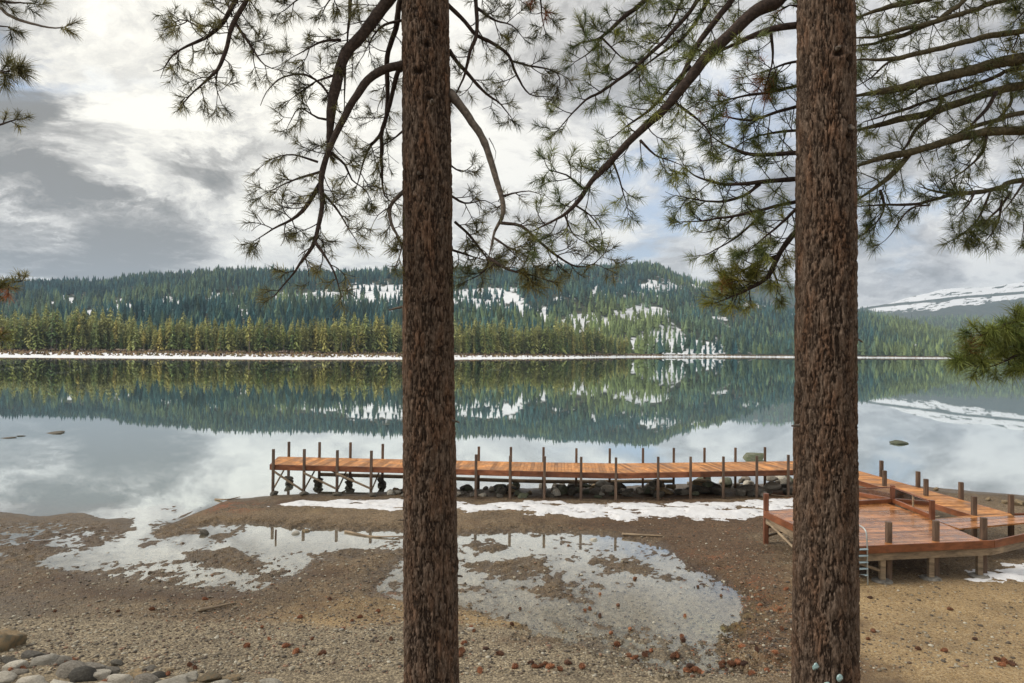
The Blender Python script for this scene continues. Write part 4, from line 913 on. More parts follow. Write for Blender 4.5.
c = T.mix(1.0, at, T.ramp(T.noise(p, 30, 4, .65), [(.3, .5), (.5, 1.0), (.72, 1.7)]), 'MULTIPLY'); finish(T, c, .9, T.noise(p, 70, 4), .6, .006, .2)
M_needle, T = mat('pine_needles')
at = T.node('ShaderNodeAttribute', attribute_name='Col').outputs['Color']; isl = T.node('ShaderNodeNewGeometry').outputs['Random Per Island']
c = T.mix(1.0, at, T.ramp(isl, [(0, .55), (.6, 1.05), (1, 1.7)]), 'MULTIPLY')
b = T.node('ShaderNodeBsdfPrincipled', {'Base Color': c, 'Roughness': .45, 'Specular IOR Level': .35})
tl = T.node('ShaderNodeBsdfTranslucent', {0: c}); mx = T.node('ShaderNodeMixShader', {0: .35}); T.l.new(b.outputs[0], mx.inputs[1]); T.l.new(tl.outputs[0], mx.inputs[2])
T.l.new(mx.outputs[0], T.node('ShaderNodeOutputMaterial').inputs['Surface'])
def trunk(base, top_pt, r_at, z0, z1, seed, parent, nth=300, dz=.013, knots=()):
    """r_at(z), axis from two world points"""
    a, b = np.asarray(base), np.asarray(top_pt); ax = (b - a) / (b - a)[2]
    zs = np.arange(z0, z1, dz); th = np.arange(nth) * 2 * math.pi / nth; Zg, Tg = np.meshgrid(zs, th, indexing='ij')
    R0 = r_at(Zg); c, s = np.cos(Tg), np.sin(Tg); q = 19.0; cx_, sx_ = c * R0 * q, s * R0 * q
    wv = fbm(cx_ * .5, sx_ * .5, Zg * 1.6, 4, seed + 9) - .5
    f1 = 1 - np.abs(2 * fbm(cx_ * 1.1 + wv * 3, sx_ * 1.1 + wv * 3, Zg * q * .25, 4, seed, .6) - 1) * 2.2     # long ridges
    f2 = 1 - np.abs(2 * fbm(cx_ * 2.8, sx_ * 2.8, Zg * q * 1.2, 4, seed + 3, .6) - 1) * 2.0
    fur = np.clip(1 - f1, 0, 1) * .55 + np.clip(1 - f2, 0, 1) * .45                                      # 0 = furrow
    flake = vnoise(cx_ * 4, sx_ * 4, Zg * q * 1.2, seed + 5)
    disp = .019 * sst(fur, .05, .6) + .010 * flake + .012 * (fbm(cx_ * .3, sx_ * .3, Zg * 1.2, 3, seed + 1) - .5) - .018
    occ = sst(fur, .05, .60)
    for kz, kt, ks in knots:
        dt = np.angle(np.exp(1j * (Tg - kt))) * R0; q_ = (dt / (ks * 1.5)) ** 2 + ((Zg - kz) / ks) ** 2
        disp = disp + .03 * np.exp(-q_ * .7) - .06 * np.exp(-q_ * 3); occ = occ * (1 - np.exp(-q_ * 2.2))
    Rr = R0 + disp; V = np.stack([a[0] + ax[0] * (Zg - a[2]) + c * Rr, a[1] + ax[1] * (Zg - a[2]) + s * Rr, Zg], -1).reshape(-1, 3) - np.array(parent.location)
    m = len(zs); i0 = (np.arange(m - 1)[:, None] * nth + np.arange(nth)[None]); i1 = (np.arange(m - 1)[:, None] * nth + (np.arange(nth)[None] + 1) % nth)
    F = np.stack([i0, i1, i1 + nth, i0 + nth], -1).reshape(-1, 4)
    col = np.stack([occ.ravel()] * 3, -1); return link('trunk', np_mesh('trunk', V, F, M_bark, True, {'Col': col}), parent)
BARKC = {'d': (.045, .032, .026), 'g': (.12, .098, .08), 'm': (.075, .062, .035), 'o': (.17, .085, .045)}
def nrm(v): return v / (np.linalg.norm(v) + 1e-9)
def tuft(NV, NC, tip, d, g, L, n, col, cone=1.0):
    d = nrm(d); a = nrm(np.cross(d, [.3, .1, .9])); b = np.cross(d, a)
    th = g.rand(n) * 6.283; ph = np.clip(g.beta(1.9, 1.9, n) * 1.7, .08, 1.7) * cone; back = g.rand(n) ** 1.3 * .09
    dr = d[None] * np.cos(ph)[:, None] + (a[None] * np.cos(th)[:, None] + b[None] * np.sin(th)[:, None]) * np.sin(ph)[:, None]
    o = tip[None] - d[None] * back[:, None]; ln = L * g.uniform(.5, 1.15, n)[:, None]
    e = np.cross(dr, g.normal(size=(n, 3))); e /= np.linalg.norm(e, axis=1)[:, None]; w_ = .0015
    mid = o + dr * ln * .55; tipn = o + dr * ln + np.array([0, 0, -.10]) * ln + g.normal(0, .004, (n, 3))
    NV.append(np.stack([o - e * w_, o + e * w_, mid + e * w_, mid - e * w_, tipn], 1).reshape(-1, 5, 3))
    NC.append(np.tile(np.asarray(col) * g.uniform(.75, 1.25), (n, 1)))
def grow(mb, NV, NC, p, d, L, r, lvl, g, S, bc):
    st_ = .035; n = max(3, int(L / st_)); pts = [p]; cur = g.normal(size=3) * S['curl'] * np.array([1, .7, 1]); d = nrm(d)
    for i in range(n):
        d = nrm(d + cur * st_ * 3 + g.normal(size=3) * .05 + np.array([0, 0, S['lift'] * st_ * (1 + 2 * i / n)])); p = p + d * st_; pts.append(p)
    rad = np.linspace(r, max(.0022, r * .5), len(pts)); mb.tube(pts, rad, 4 if lvl else 5, col=bc, cap=False)
    if lvl < S['lv']:
        k = g.randint(*S['kids']); sgn = 1
        for j in range(k):
            f = g.uniform(.3, .95); i = int(f * n); sgn = -sgn; t = nrm(pts[min(i + 1, n)] - pts[max(i - 1, 0)])
            sd = nrm(np.cross(t, np.array([0, 1, 0]) + g.normal(size=3) * .6)) * sgn; a_ = g.uniform(.5, 1.0)
            grow(mb, NV, NC, pts[i], t * math.cos(a_) + sd * math.sin(a_), L * g.uniform(.35, .65), max(.0022, rad[i] * .7), lvl + 1, g, S, bc)
    if g.rand() < S['tuft']:
        col = np.array(S['col']) * (1 - (w := g.rand() * S['var'])) + np.array(S['col2']) * w
        if g.rand() < S.get('dead', 0): col = np.array([.30, .11, .04])
        tuft(NV, NC, pts[-1], d, g, S['nl'] * g.uniform(.85, 1.15), S['nn'], col, S.get('cone', 1))
BASE = dict(curl=1.1, lift=.5, lv=1, kids=(2, 5), tuft=.8, col=(.055, .07, .025), col2=(.13, .13, .04), var=1.0, nl=.115, nn=46, L=(.22, .5), every=.13, t0=.25, r=.0055)
def limb(parent, pts, w0, w1, d0, d1, seed, mode='d', tree_pts=None, dm=None, **kw):
    """pts in picture pixels traced along the limb, w0/w1 its width there, d0/d1 distance from the lens in metres"""
    S = dict(BASE); S.update(kw); g = np.random.RandomState(seed); n = len(pts)
    cum = np.r_[0, np.cumsum(np.hypot(*np.diff(np.array(pts, float), axis=0).T))]; cum /= cum[-1]
    dd = d0 + (d1 - d0) * cum + (0 if dm is None else dm * np.sin(math.pi * cum))
    W_ = [P(x, y, d) for (x, y), d in zip(pts, dd)]; rr = (w0 + (w1 - w0) * cum) / FPX * dd / 2
    path = smooth_path(np.hstack([W_, rr[:, None]]), .05); path, rad = path[:, :3], path[:, 3]
    jit = np.stack([fbm(np.arange(len(path)) * .3, k * 7.7, seed, 2, seed) - .5 for k in range(3)], -1) * .02
    path = path + jit * np.clip(np.arange(len(path)) / 8, 0, 1)[:, None]; path[:, :] = path
    rad = rad * (1 + .18 * (vnoise(np.arange(len(path)) * .9, seed * 1.3, 0, 5) - .5))
    rad = rad * np.interp(np.arange(len(path))[::-1], [0, 8], [.4, 1])
    bc = BARKC[mode]; mb = MB(); NV, NC = [], []; mb.tube(path, rad, 9, col=bc)
    Ltot = np.linalg.norm(np.diff(path, axis=0), axis=1).sum(); k = int(Ltot * (1 - S['t0']) / S['every']); sgn = 1
    for j in range(k):
        f = S['t0'] + (1 - S['t0']) * (j + g.rand()) / k; i = min(len(path) - 2, int(f * (len(path) - 1))); t = nrm(path[i + 1] - path[max(i - 1, 0)]); sgn = -sgn if g.rand() < .8 else sgn
        sd = nrm(np.cross(t, np.array([0, 1, 0]) + g.normal(size=3) * .5)) * sgn; a_ = g.uniform(.5, 1.25)
        if 'bias' in S: sd = nrm(sd + np.array(S['bias']))
        grow(mb, NV, NC, path[i], t * math.cos(a_) + sd * math.sin(a_), g.uniform(*S['L']) * (1.1 - .45 * f), min(S['r'], rad[i] * .7), 0, g, S, tuple(np.array(bc) * .8) if mode != 'g' else BARKC['d'])
    if S['tuft'] > 0 and S.get('end', True): 
        for _ in range(2): grow(mb, NV, NC, path[-1], nrm(path[-1] - path[-3]) + g.normal(size=3) * .3, .10, max(.003, rad[-1] * .8), 2, g, S, bc)
    o = mb.build('branch', M_limb, parent, smooth=True, withcol=True)
    if NV:
        V = np.concatenate(NV) ; N = len(V); V = V.reshape(-1, 3) - np.array(parent.location); C = np.repeat(np.vstack(NC), 5, 0)
        b0 = np.arange(N)[:, None] * 5; Q = b0 + np.array([[0, 1, 2, 3]]); Tn = b0 + np.array([[3, 2, 4]])
        link('needles', np_mesh('needles', V, [Q, Tn], M_needle, False, {'Col': C}), o)
    return N if NV else 0
# ---- left pine
pa, pbt = P(431.5, 683, 6.2), P(425.5, 0, 6.2); rl = lambda z: np.interp(z, [0, 3, 9, 25], [.30, .246, .208, .13])
treeL = empty('pine_tree', (pa[0], pa[1], gz(pa[0], pa[1]) - .2), label='tall pine with the slimmer trunk, left of centre', cat='tree')
trunk(pa, pbt, rl, treeL.location[2], 15.5, 500, treeL, knots=[(P(418, y, 6)[2], a, s) for y, a, s in ((45, -1.4, .05), (72, -1.75, .055), (98, -1.3, .035), (178, -1.7, .03), (22, -1.0, .04), (300, -1.2, .025), (570, -.25, .05))])
OL = dict(col=(.062, .066, .03), col2=(.20, .18, .065), nl=.095, nn=46, tuft=.74)
YL = dict(col=(.13, .12, .035), col2=(.22, .18, .05), nl=.115, nn=60)
LB = lambda *a, **k: limb(treeL, *a, **{**OL, **k})
tot = 0
tot += LB([(426, -70), (408, -32), (385, 5), (362, 35), (347, 52), (338, 75), (332, 105), (329, 135), (328, 152)], 14, 9, 6.3, 6.0, 1, t0=.35, every=.10, L=(.2, .42), tuft=.6)
tot += LB([(404, 65), (386, 69), (368, 80), (358, 95), (349, 108), (338, 128), (329, 148), (322, 170), (320.5, 184), (322, 201), (319, 222), (315, 241), (305, 257), (295, 270), (284, 283), (274, 295)], 9, 2.5, 6.15, 5.6, 2, t0=.38, every=.11, L=(.18, .42), lv=1)
tot += LB([(315, 242), (327, 259), (337, 278), (341, 296)], 3.5, 2, 5.7, 5.6, 3, t0=.1, every=.10, L=(.12, .28), **{**YL, 'nn': 40})
tot += LB([(320, 184), (310, 201), (297, 216), (273, 229), (253, 241)], 5, 2, 5.9, 5.6, 4, t0=.1, every=.085, L=(.16, .36))
tot += LB([(320, 172), (300, 178), (280, 186), (262, 196)], 3, 1.5, 5.9, 5.7, 5, t0=.15, every=.10, L=(.14, .3))
tot += LB([(318, 162), (294, 155), (276, 158), (261, 167)], 2.5, 1.5, 5.9, 5.8, 6, t0=.3, every=.16, L=(.1, .22))
tot += LB([(320, 190), (335, 207), (346, 224), (357, 243)], 3, 1.6, 5.9, 5.7, 7, t0=.1, every=.10, L=(.14, .3))
tot += LB([(330, 152), (345, 165), (352, 180), (366, 190), (372, 200)], 3, 1.6, 6.0, 6.3, 8, t0=.2, every=.10, L=(.14, .28), col=(.07, .085, .03), nn=60)
tot += LB([(420, -120), (380, -60), (352, -15), (350, 0), (349, 25), (347, 42)], 6, 4, 6.3, 6.15, 9, t0=.6, every=.2, L=(.15, .35))
tot += LB([(345, 48), (345, 78), (344, 108)], 3.5, 2.2, 6.2, 6.3, 10, t0=.2, every=.12, L=(.15, .32))
tot += LB([(412, -45), (401, 0), (396, 29), (387, 57), (388, 92), (386, 118), (379, 136), (367, 152), (358, 184)], 7, 2.5, 6.4, 6.7, 11, t0=.3, every=.12, L=(.18, .4))
tot += LB([(402, 70), (398, 72), (391, 98), (385, 122), (381, 137), (382, 170), (384, 195), (395, 203)], 5, 2.5, 6.3, 6.6, 12, t0=.4, every=.13, L=(.16, .34))
tot += LB([(404, 191), (390, 206), (391, 223), (398, 238), (401, 250), (396, 265)], 4.5, 2.5, 6.25, 6.1, 13, mode='g', t0=.45, every=.07, L=(.10, .24), **{**YL, 'col': (.09, .10, .03)})
tot += LB([(390, 207), (378, 215), (371, 228)], 2, 1, 6.2, 6.1, 14, tuft=.3, every=.12, L=(.1, .2), t0=.3)
tot += LB([(400, -190), (300, -90), (250, -28), (236, 0), (224, 22), (209, 35), (187, 47), (173, 55), (165, 67)], 9, 3, 6.3, 6.0, 15, t0=.48, every=.075, L=(.2, .46))
tot += LB([(402, -170), (310, -80), (262, -25), (246, 0), (232, 26), (225, 51), (218, 69), (205, 82), (185, 102)], 9, 3, 6.3, 5.8, 16, t0=.48, every=.08, L=(.18, .42))
tot += LB([(236, 24), (250, 45), (265, 65), (285, 72)], 3, 1.6, 6.0, 5.9, 17, t0=.1, every=.09, L=(.14, .32))
tot += LB([(218, 69), (216, 85), (222, 105)], 2.5, 1.6, 5.9, 5.9, 18, t0=.1, every=.08, L=(.12, .3))
tot += LB([(208, 36), (195, 25), (180, 20), (165, 30)], 2.5, 1.6, 6.0, 6.0, 19, t0=.1, every=.08, L=(.15, .3))
tot += LB([(232, 15), (225, 0), (215, -20)], 2.5, 1.6, 6.1, 6.2, 20, t0=.05, every=.06, L=(.2, .4))
tot += LB([(330, 97), (322, 85), (307, 75), (292, 75), (278, 80), (266, 92), (260, 105)], 2.6, 1.6, 6.1, 5.9, 21, tuft=0, every=.5, L=(.1, .2))
tot += LB([(341, 40), (324, 41), (305, 50), (289, 59)], 3, 1.8, 6.2, 6.0, 22, t0=.15, every=.09, L=(.15, .32))
tot += LB([(335, 75), (315, 82), (300, 92), (290, 100)], 2.5, 1.6, 6.1, 6.0, 23, t0=.3, every=.10, L=(.12, .25))
tot += LB([(333, 120), (318, 118), (300, 108), (292, 118), (286, 130)], 2.5, 1.4, 6.1, 6.0, 24, t0=.2, every=.10, L=(.12, .26))
tot += LB([(410, -90), (345, -50), (315, -15), (290, 5), (280, 12)], 4, 2, 6.3, 6.1, 25, t0=.5, every=.11, L=(.15, .3), nn=60)
tot += LB([(360, -30), (338, -10), (325, 6), (322, 14)], 3, 2, 6.2, 6.1, 26, t0=.4, every=.10, L=(.12, .22), nn=60)
tot += LB([(441, -2), (451, 8), (465, 22), (477, 35), (493, 43), (508, 55), (516, 75), (530, 94), (550, 97)], 4.5, 2, 6.3, 6.6, 27, t0=.25, every=.13, L=(.12, .32), tuft=.55)
tot += LB([(516, 62), (530, 66), (544, 68), (557, 73), (560, 84), (555, 94)], 2.4, 1.5, 6.5, 6.5, 28, t0=.1, every=.09, L=(.1, .24), tuft=.7)
tot += LB([(460, -60), (473, -20), (475, 0), (476, 33), (469, 57), (461, 84), (453, 98)], 5, 3, 6.4, 6.3, 29, t0=.4, every=.2, L=(.15, .35), tuft=.5)
tot += LB([(449, 50), (457, 62), (469, 75), (487, 94), (501, 104), (511, 118)], 4.5, 2, 6.3, 6.5, 30, t0=.2, every=.085, L=(.12, .32), nn=54, col=(.065, .08, .03))
tot += LB([(477, 8), (495, 20), (512, 26), (523, 37)], 3.5, 2, 6.4, 6.4, 31, t0=.2, every=.09, L=(.12, .3), nn=60, col=(.07, .085, .03))
tot += LB([(470, -70), (520, -40), (538, -8), (543, 18), (545, 30)], 4, 2, 6.4, 6.4, 32, t0=.5, every=.07, L=(.12, .28), nn=64, col=(.07, .085, .03), dead=.06)
tot += LB([(446, -10), (470, -20), (500, -12), (520, 0)], 3.5, 2, 6.4, 6.3, 33, t0=.2, every=.10, L=(.15, .35))
tot += LB([(449, 92), (458, 103), (469, 118), (484, 142), (498, 184), (503, 212), (495, 231), (489, 257)], 9.5, 3.2, 6.2, 5.9, 34, mode='g', t0=.7, every=.3, L=(.1, .3), tuft=.6)
tot += LB([(501, 223), (521, 226), (537, 240), (557, 256), (577, 266), (594, 263), (604, 253)], 3.5, 1.8, 5.95, 5.6, 35, t0=.12, every=.075, L=(.15, .36), nn=40)
tot += LB([(489, 258), (509, 270), (532, 275), (548, 280)], 3.5, 1.8, 5.9, 5.7, 36, t0=.1, every=.07, L=(.12, .30), **{**YL, 'col': (.10, .11, .035), 'nn': 48})
tot += LB([(494, 238), (508, 247), (523, 254), (536, 266)], 2.6, 1.6, 5.9, 5.7, 37, t0=.1, every=.075, L=(.12, .30))
tot += LB([(455, 222), (466, 232), (476, 243), (488, 262), (480, 275), (468, 280)], 3, 1.8, 6.4, 6.1, 38, t0=.1, every=.06, L=(.14, .32), col=(.09, .10, .035))
tot += LB([(503, 196), (515, 193), (529, 191), (546, 196)], 2.4, 1.2, 6.0, 5.9, 39, tuft=.15, every=.14, L=(.08, .2), t0=.2, end=False)
tot += LB([(489, 138), (496, 152), (494, 163)], 1.4, .9, 6.1, 6.1, 40, tuft=0, every=.3, L=(.08, .15), end=False)
tot += LB([(450, 165), (462, 172), (472, 166)], 3, 1.8, 6.5, 6.5, 41, t0=.1, every=.06, L=(.12, .26))
tot += LB([(450, 195), (465, 203), (485, 200), (497, 207)], 2.6, 1.6, 6.5, 6.3, 42, t0=.1, every=.09, L=(.14, .3), tuft=.6)
tot += LB([(452, 250), (468, 255), (490, 262)], 3, 1.8, 6.4, 6.2, 44, t0=.1, every=.06, L=(.14, .3), **{**YL, 'col': (.10, .11, .035), 'nn': 48})
tot += LB([(404, 130), (392, 140), (375, 150)], 3, 1.6, 6.4, 6.5, 45, t0=.1, every=.08, L=(.14, .34))
tot += LB([(404, 20), (380, 28), (360, 60)], 3, 1.6, 6.4, 6.6, 46, t0=.1, every=.12, L=(.14, .34))
# ---- right pine
qa, qb = P(825, 683, 5.8), P(826, 0, 5.8); rr_ = lambda z: np.interp(z, [0, 3, 6, 9, 25], [.34, .262, .240, .224, .15])
treeR = empty('pine_tree', (qa[0], qa[1], gz(qa[0], qa[1]) - .2), label='tall pine with the thicker trunk, right of centre before the deck platform', cat='tree')
trunk(qa, qb, rr_, treeR.location[2], 15.5, 520, treeR, knots=[(P(825, y, 5.6)[2], a, s) for y, a, s in ((55, -1.6, .05), (137, -1.2, .04), (60, -1.2, .045), (240, -2.0, .025), (490, -1.4, .02))])
RG = dict(col=(.08, .115, .04), col2=(.25, .26, .07), nl=.112, nn=46, curl=.7, tuft=.85, kids=(1, 4))  # brighter second colour paints lit yellow-green tips into some tufts
RB = lambda *a, **k: limb(treeR, *a, **{**RG, **k})
tot += RB([(822, -70), (800, -28), (777, 0), (757, 10), (737, 28), (710, 53), (684, 84), (665, 108), (637, 133), (618, 153), (596, 176), (576, 203), (557, 219), (532, 231)], 17, 3, 6.0, 5.6, 60, t0=.30, every=.085, L=(.18, .42), nn=48)
tot += RB([(820, -150), (770, -50), (731, 0), (714, 22), (698, 43), (686, 69), (672, 96)], 9, 5, 6.2, 6.0, 61, t0=.35, every=.13, L=(.2, .45))
tot += RB([(800, 25), (773, 29), (737, 43), (714, 54)], 7, 5, 5.9, 5.85, 62, t0=.2, every=.18, L=(.15, .35))
tot += RB([(822, -240), (740, -60), (698, 0), (678, 26), (657, 47), (635, 67), (616, 80), (600, 92), (585, 100), (568, 118), (556, 132)], 8, 2, 6.2, 6.2, 63, t0=.42, every=.085, L=(.16, .4))
tot += RB([(820, -230), (700, -50), (645, 0), (625, 16), (607, 33), (596, 40), (582, 42)], 8, 4, 6.2, 6.3, 64, t0=.5, every=.07, L=(.18, .40), nn=66, col=(.045, .07, .025))
tot += RB([(602, 38), (611, 47), (621, 57), (632, 62)], 3, 2, 6.3, 6.3, 65, t0=.1, every=.07, L=(.12, .3), nn=66)
tot += RB([(600, 40), (590, 52), (575, 62)], 3, 2, 6.3, 6.3, 66, t0=.1, every=.06, L=(.14, .3), nn=66)
tot += RB([(822, -200), (740, -50), (709, 0), (696, 22), (682, 39), (659, 55), (640, 70)], 6, 3, 6.3, 6.3, 67, t0=.45, every=.10, L=(.18, .4))
tot += RB([(760, -130), (700, -30), (682, 0), (667, 29), (650, 50)], 4, 2, 6.4, 6.5, 68, t0=.4, every=.10, L=(.16, .36))
tot += RB([(690, 66), (668, 90), (649, 110), (625, 128), (610, 140)], 4.5, 2, 6.0, 5.9, 69, t0=.1, every=.10, L=(.16, .36))
tot += RB([(674, 102), (696, 118), (710, 133), (712, 150)], 3, 2, 6.0, 6.0, 70, t0=.1, every=.09, L=(.16, .36))
tot += RB([(640, 140), (655, 155), (668, 160), (680, 165)], 3, 2, 6.0, 6.0, 71, t0=.1, every=.09, L=(.14, .32))
tot += RB([(612, 160), (620, 180), (625, 200), (628, 214)], 2.6, 1.6, 5.9, 5.9, 72, t0=.2, every=.09, L=(.12, .26))
tot += RB([(575, 205), (590, 215), (600, 228), (602, 238)], 2.6, 1.6, 5.8, 5.8, 73, t0=.2, every=.08, L=(.12, .28))
tot += RB([(585, 190), (566, 175), (550, 170), (545, 160)], 3, 1.8, 5.8, 5.7, 74, t0=.1, every=.07, L=(.12, .28), nn=60)
tot += RB([(564, 213), (574, 235), (590, 245)], 2.6, 1.6, 5.7, 5.7, 75, t0=.2, every=.08, L=(.12, .28))
tot += RB([(808, 153), (795, 153), (758, 155), (737, 150), (718, 141), (703, 128)], 5, 2, 6.1, 6.4, 80, t0=.12, every=.075, L=(.16, .36))
tot += RB([(808, 178), (795, 179), (758, 182), (725, 184), (694, 175), (682, 163)], 5.5, 2, 6.1, 6.3, 81, t0=.12, every=.085, L=(.16, .34), curl=.5)
tot += RB([(760, 184), (743, 196), (718, 202), (694, 199), (676, 196)], 3.5, 2, 6.2, 6.3, 82, t0=.15, every=.065, L=(.14, .30))
tot += RB([(806, 200), (785, 204), (768, 208), (734, 216), (697, 221), (680, 222)], 4, 2, 6.1, 6.1, 83, t0=.12, every=.09, L=(.12, .28), bias=(0, 0, -.2))
tot += RB([(734, 216), (722, 228), (703, 233)], 2.4, 1.8, 6.1, 6.1, 84, t0=.5, every=.1, L=(.1, .2))
tot += RB([(765, 212), (752, 224), (734, 239), (709, 253), (700, 255)], 2.6, 1.8, 6.1, 6.1, 85, t0=.4, every=.12, L=(.1, .2))
tot += RB([(806, 222), (795, 233), (780, 252), (765, 279), (743, 292), (716, 303)], 6.5, 2.5, 6.3, 6.1, 86, t0=.12, every=.042, L=(.14, .34), **{'nn': 62, 'col': (.19, .21, .05), 'col2': (.34, .31, .07)}, dead=.01)
tot += RB([(758, 284), (740, 280), (728, 284)], 3.5, 2, 6.2, 6.1, 186, t0=.1, every=.04, L=(.12, .26), **{'nn': 56, 'col': (.16, .19, .045), 'col2': (.28, .26, .06)})
tot += RB([(772, 268), (778, 285), (776, 296)], 3.5, 2, 6.35, 6.3, 187, t0=.1, every=.045, L=(.12, .24), **{'nn': 70, 'col': (.12, .15, .04)})
tot += RB([(780, 255), (758, 262), (740, 272), (725, 280)], 3.5, 2, 6.3, 6.2, 87, t0=.1, every=.06, L=(.12, .3), **{'nn': 66, 'col': (.10, .115, .03)})
tot += RB([(800, 205), (780, 225), (762, 240), (748, 252)], 3.5, 2, 6.0, 5.9, 88, t0=.1, every=.055, L=(.14, .34), nn=64)
tot += RB([(805, 86), (796, 86), (769, 92), (745, 96), (718, 102), (700, 100)], 3.5, 1.8, 6.2, 6.4, 89, t0=.1, every=.07, L=(.16, .36), dead=.10)
tot += RB([(771, 33), (773, 59), (766, 86)], 3.5, 2.2, 6.1, 6.2, 90, t0=.15, every=.09, L=(.15, .32), dead=.08)
tot += RB([(806, 104), (777, 112), (749, 120), (718, 116), (705, 125)], 3.5, 1.8, 6.2, 6.4, 91, t0=.1, every=.065, L=(.16, .36), **{'col': (.07, .10, .03), 'nn': 60})
tot += RB([(806, 60), (785, 64), (765, 72), (748, 76)], 3, 1.8, 6.3, 6.4, 92, t0=.1, every=.075, L=(.14, .34), dead=.35)
tot += RB([(806, 130), (780, 132), (752, 138), (730, 150)], 3, 1.8, 6.3, 6.5, 93, t0=.1, every=.08, L=(.14, .34))
tot += RB([(806, 10), (790, 5), (778, 12), (770, 20)], 3, 1.8, 6.3, 6.5, 94, t0=.1, every=.08, L=(.14, .34), dead=.1)
# ---- pine beyond the right edge, its limbs reaching in behind the thick trunk
ta, tb = P(1330, 683, 7.6), P(1322, 0, 7.6); rt = lambda z: np.interp(z, [0, 6, 25], [.34, .28, .17])
treeS = empty('pine_tree', (ta[0], ta[1], gz(ta[0], ta[1]) - .2), label='pine beyond the right edge whose mossy limbs reach in towards the thick trunk', cat='tree')
trunk(ta, tb, rt, treeS.location[2], 15.5, 540, treeS, nth=90, dz=.05)
SG = dict(col=(.068, .09, .034), col2=(.20, .20, .06), nl=.108, nn=44, curl=.7, tuft=.8, end=True, kids=(1, 4))
SB = lambda *a, **k: limb(treeS, *a, **{**SG, **k})
tk = (1322, 60)
tot += SB([(1322, 0), (1150, 10), (1024, 31), (995, 35), (961, 43), (922, 52), (898, 58), (855, 60)], 10, 4, 7.6, 6.6, 100, t0=.75, every=.25, L=(.15, .4), mode='m', tuft=.5)
tot += SB([(1322, 20), (1150, 40), (1080, 48), (1024, 57), (995, 64), (961, 73), (934, 79), (902, 87), (880, 92), (857, 96)], 20, 7, 7.6, 6.7, 101, t0=.52, every=.065, L=(.18, .42), mode='m', lv=1, tuft=.7)
tot += SB([(1322, -60), (1130, -30), (1005, 0), (973, 10), (934, 22), (906, 28), (883, 35), (855, 38)], 8, 4, 7.6, 6.8, 102, t0=.55, every=.11, L=(.2, .45), mode='m')
tot += SB([(1322, 50), (1150, 52), (1024, 68), (1000, 75), (973, 86), (950, 94), (902, 110), (863, 122)], 7, 2.5, 7.6, 6.8, 103, t0=.6, every=.14, L=(.2, .4))
tot += SB([(1322, 70), (1150, 70), (1024, 86), (997, 91), (961, 102), (934, 112), (902, 119), (855, 131)], 13, 6, 7.6, 6.9, 104, t0=.58, every=.12, L=(.2, .45), mode='m')
tot += SB([(1322, 100), (1150, 100), (1024, 113), (997, 120), (965, 130), (945, 142)], 9, 4, 7.6, 7.0, 105, t0=.6, every=.16, L=(.2, .4), mode='m')
tot += SB([(1322, 130), (1150, 128), (1024, 130), (995, 131), (973, 134), (942, 143), (912, 152), (885, 157), (857, 166)], 14, 6.5, 7.6, 6.6, 106, t0=.56, every=.12, L=(.2, .45), mode='m', bias=(0, 0, -.4))
tot += SB([(942, 100), (934, 114), (916, 130), (903, 150), (892, 160)], 4.5, 3.5, 6.9, 6.9, 107, t0=.1, every=.12, L=(.15, .4), mode='d')
tot += SB([(996, 92), (986, 110), (967, 130), (955, 142)], 4, 3, 7.0, 6.9, 108, t0=.1, every=.14, L=(.15, .35))
tot += SB([(912, 150), (903, 162), (892, 174), (874, 189), (857, 200)], 6, 4.5, 6.8, 6.6, 109, t0=.05, every=.07, L=(.18, .42), mode='m', tuft=.8, col=(.06, .085, .03))
tot += SB([(1322, 190), (1150, 170), (1024, 180), (1000, 188), (978, 192), (951, 194), (927, 189)], 9, 4, 7.6, 6.8, 110, t0=.6, every=.065, L=(.2, .45), mode='m', bias=(0, 0, -.3))
tot += SB([(960, 192), (940, 198), (916, 204), (885, 205), (850, 207)], 3.5, 2, 6.8, 6.6, 111, t0=.1, every=.12, L=(.12, .3))
tot += SB([(986, 136), (984, 148), (978, 158), (965, 170), (950, 180)], 3.5, 2, 6.9, 6.8, 112, t0=.1, every=.07, L=(.15, .34), nn=54)
for i, pp in enumerate(([(1010, 192), (1000, 208), (985, 222), (978, 226), (966, 232)], [(990, 192), (985, 205), (976, 222), (960, 236), (950, 240)], [(1002, 200), (998, 222), (988, 238), (984, 242)], [(1030, 190), (1026, 215), (1022, 240)], [(975, 192), (968, 205), (958, 216)], [(1024, 182), (1012, 200), (1000, 214)])):
    tot += SB(pp, 2.4, 1.8, 6.7, 6.5, 113 + i, t0=.35, every=.12, L=(.08, .2), nn=64, nl=.13)
tot += SB([(930, 205), (910, 209), (890, 235), (880, 244)], 1.8, 1.4, 6.7, 6.6, 120, t0=.6, every=.3, L=(.06, .12))
tot += SB([(880, 190), (884, 205), (880, 218), (866, 232)], 3, 2, 6.7, 6.6, 121, t0=.1, every=.06, L=(.14, .30), nn=60, col=(.065, .095, .03))
tot += SB([(1322, -100), (1100, -60), (960, -10), (893, 6), (855, 18)], 8, 5, 7.6, 6.9, 122, t0=.6, every=.085, L=(.18, .4), mode='m', col=(.06, .085, .028))
tot += SB([(985, -20), (950, 12), (915, 30), (880, 42), (855, 46)], 5, 4, 7.0, 6.9, 123, t0=.05, every=.08, L=(.15, .36), mode='m')
tot += SB([(1060, -30), (1035, 0), (1022, 14), (1016, 20)], 4, 3, 7.0, 6.8, 124, t0=.3, every=.06, L=(.12, .26), nn=66)
tot += SB([(1322, 90), (1100, 70), (1020, 84), (1010, 105), (985, 130), (960, 150)], 5, 2.5, 7.4, 7.2, 125, t0=.6, every=.12, L=(.15, .35))
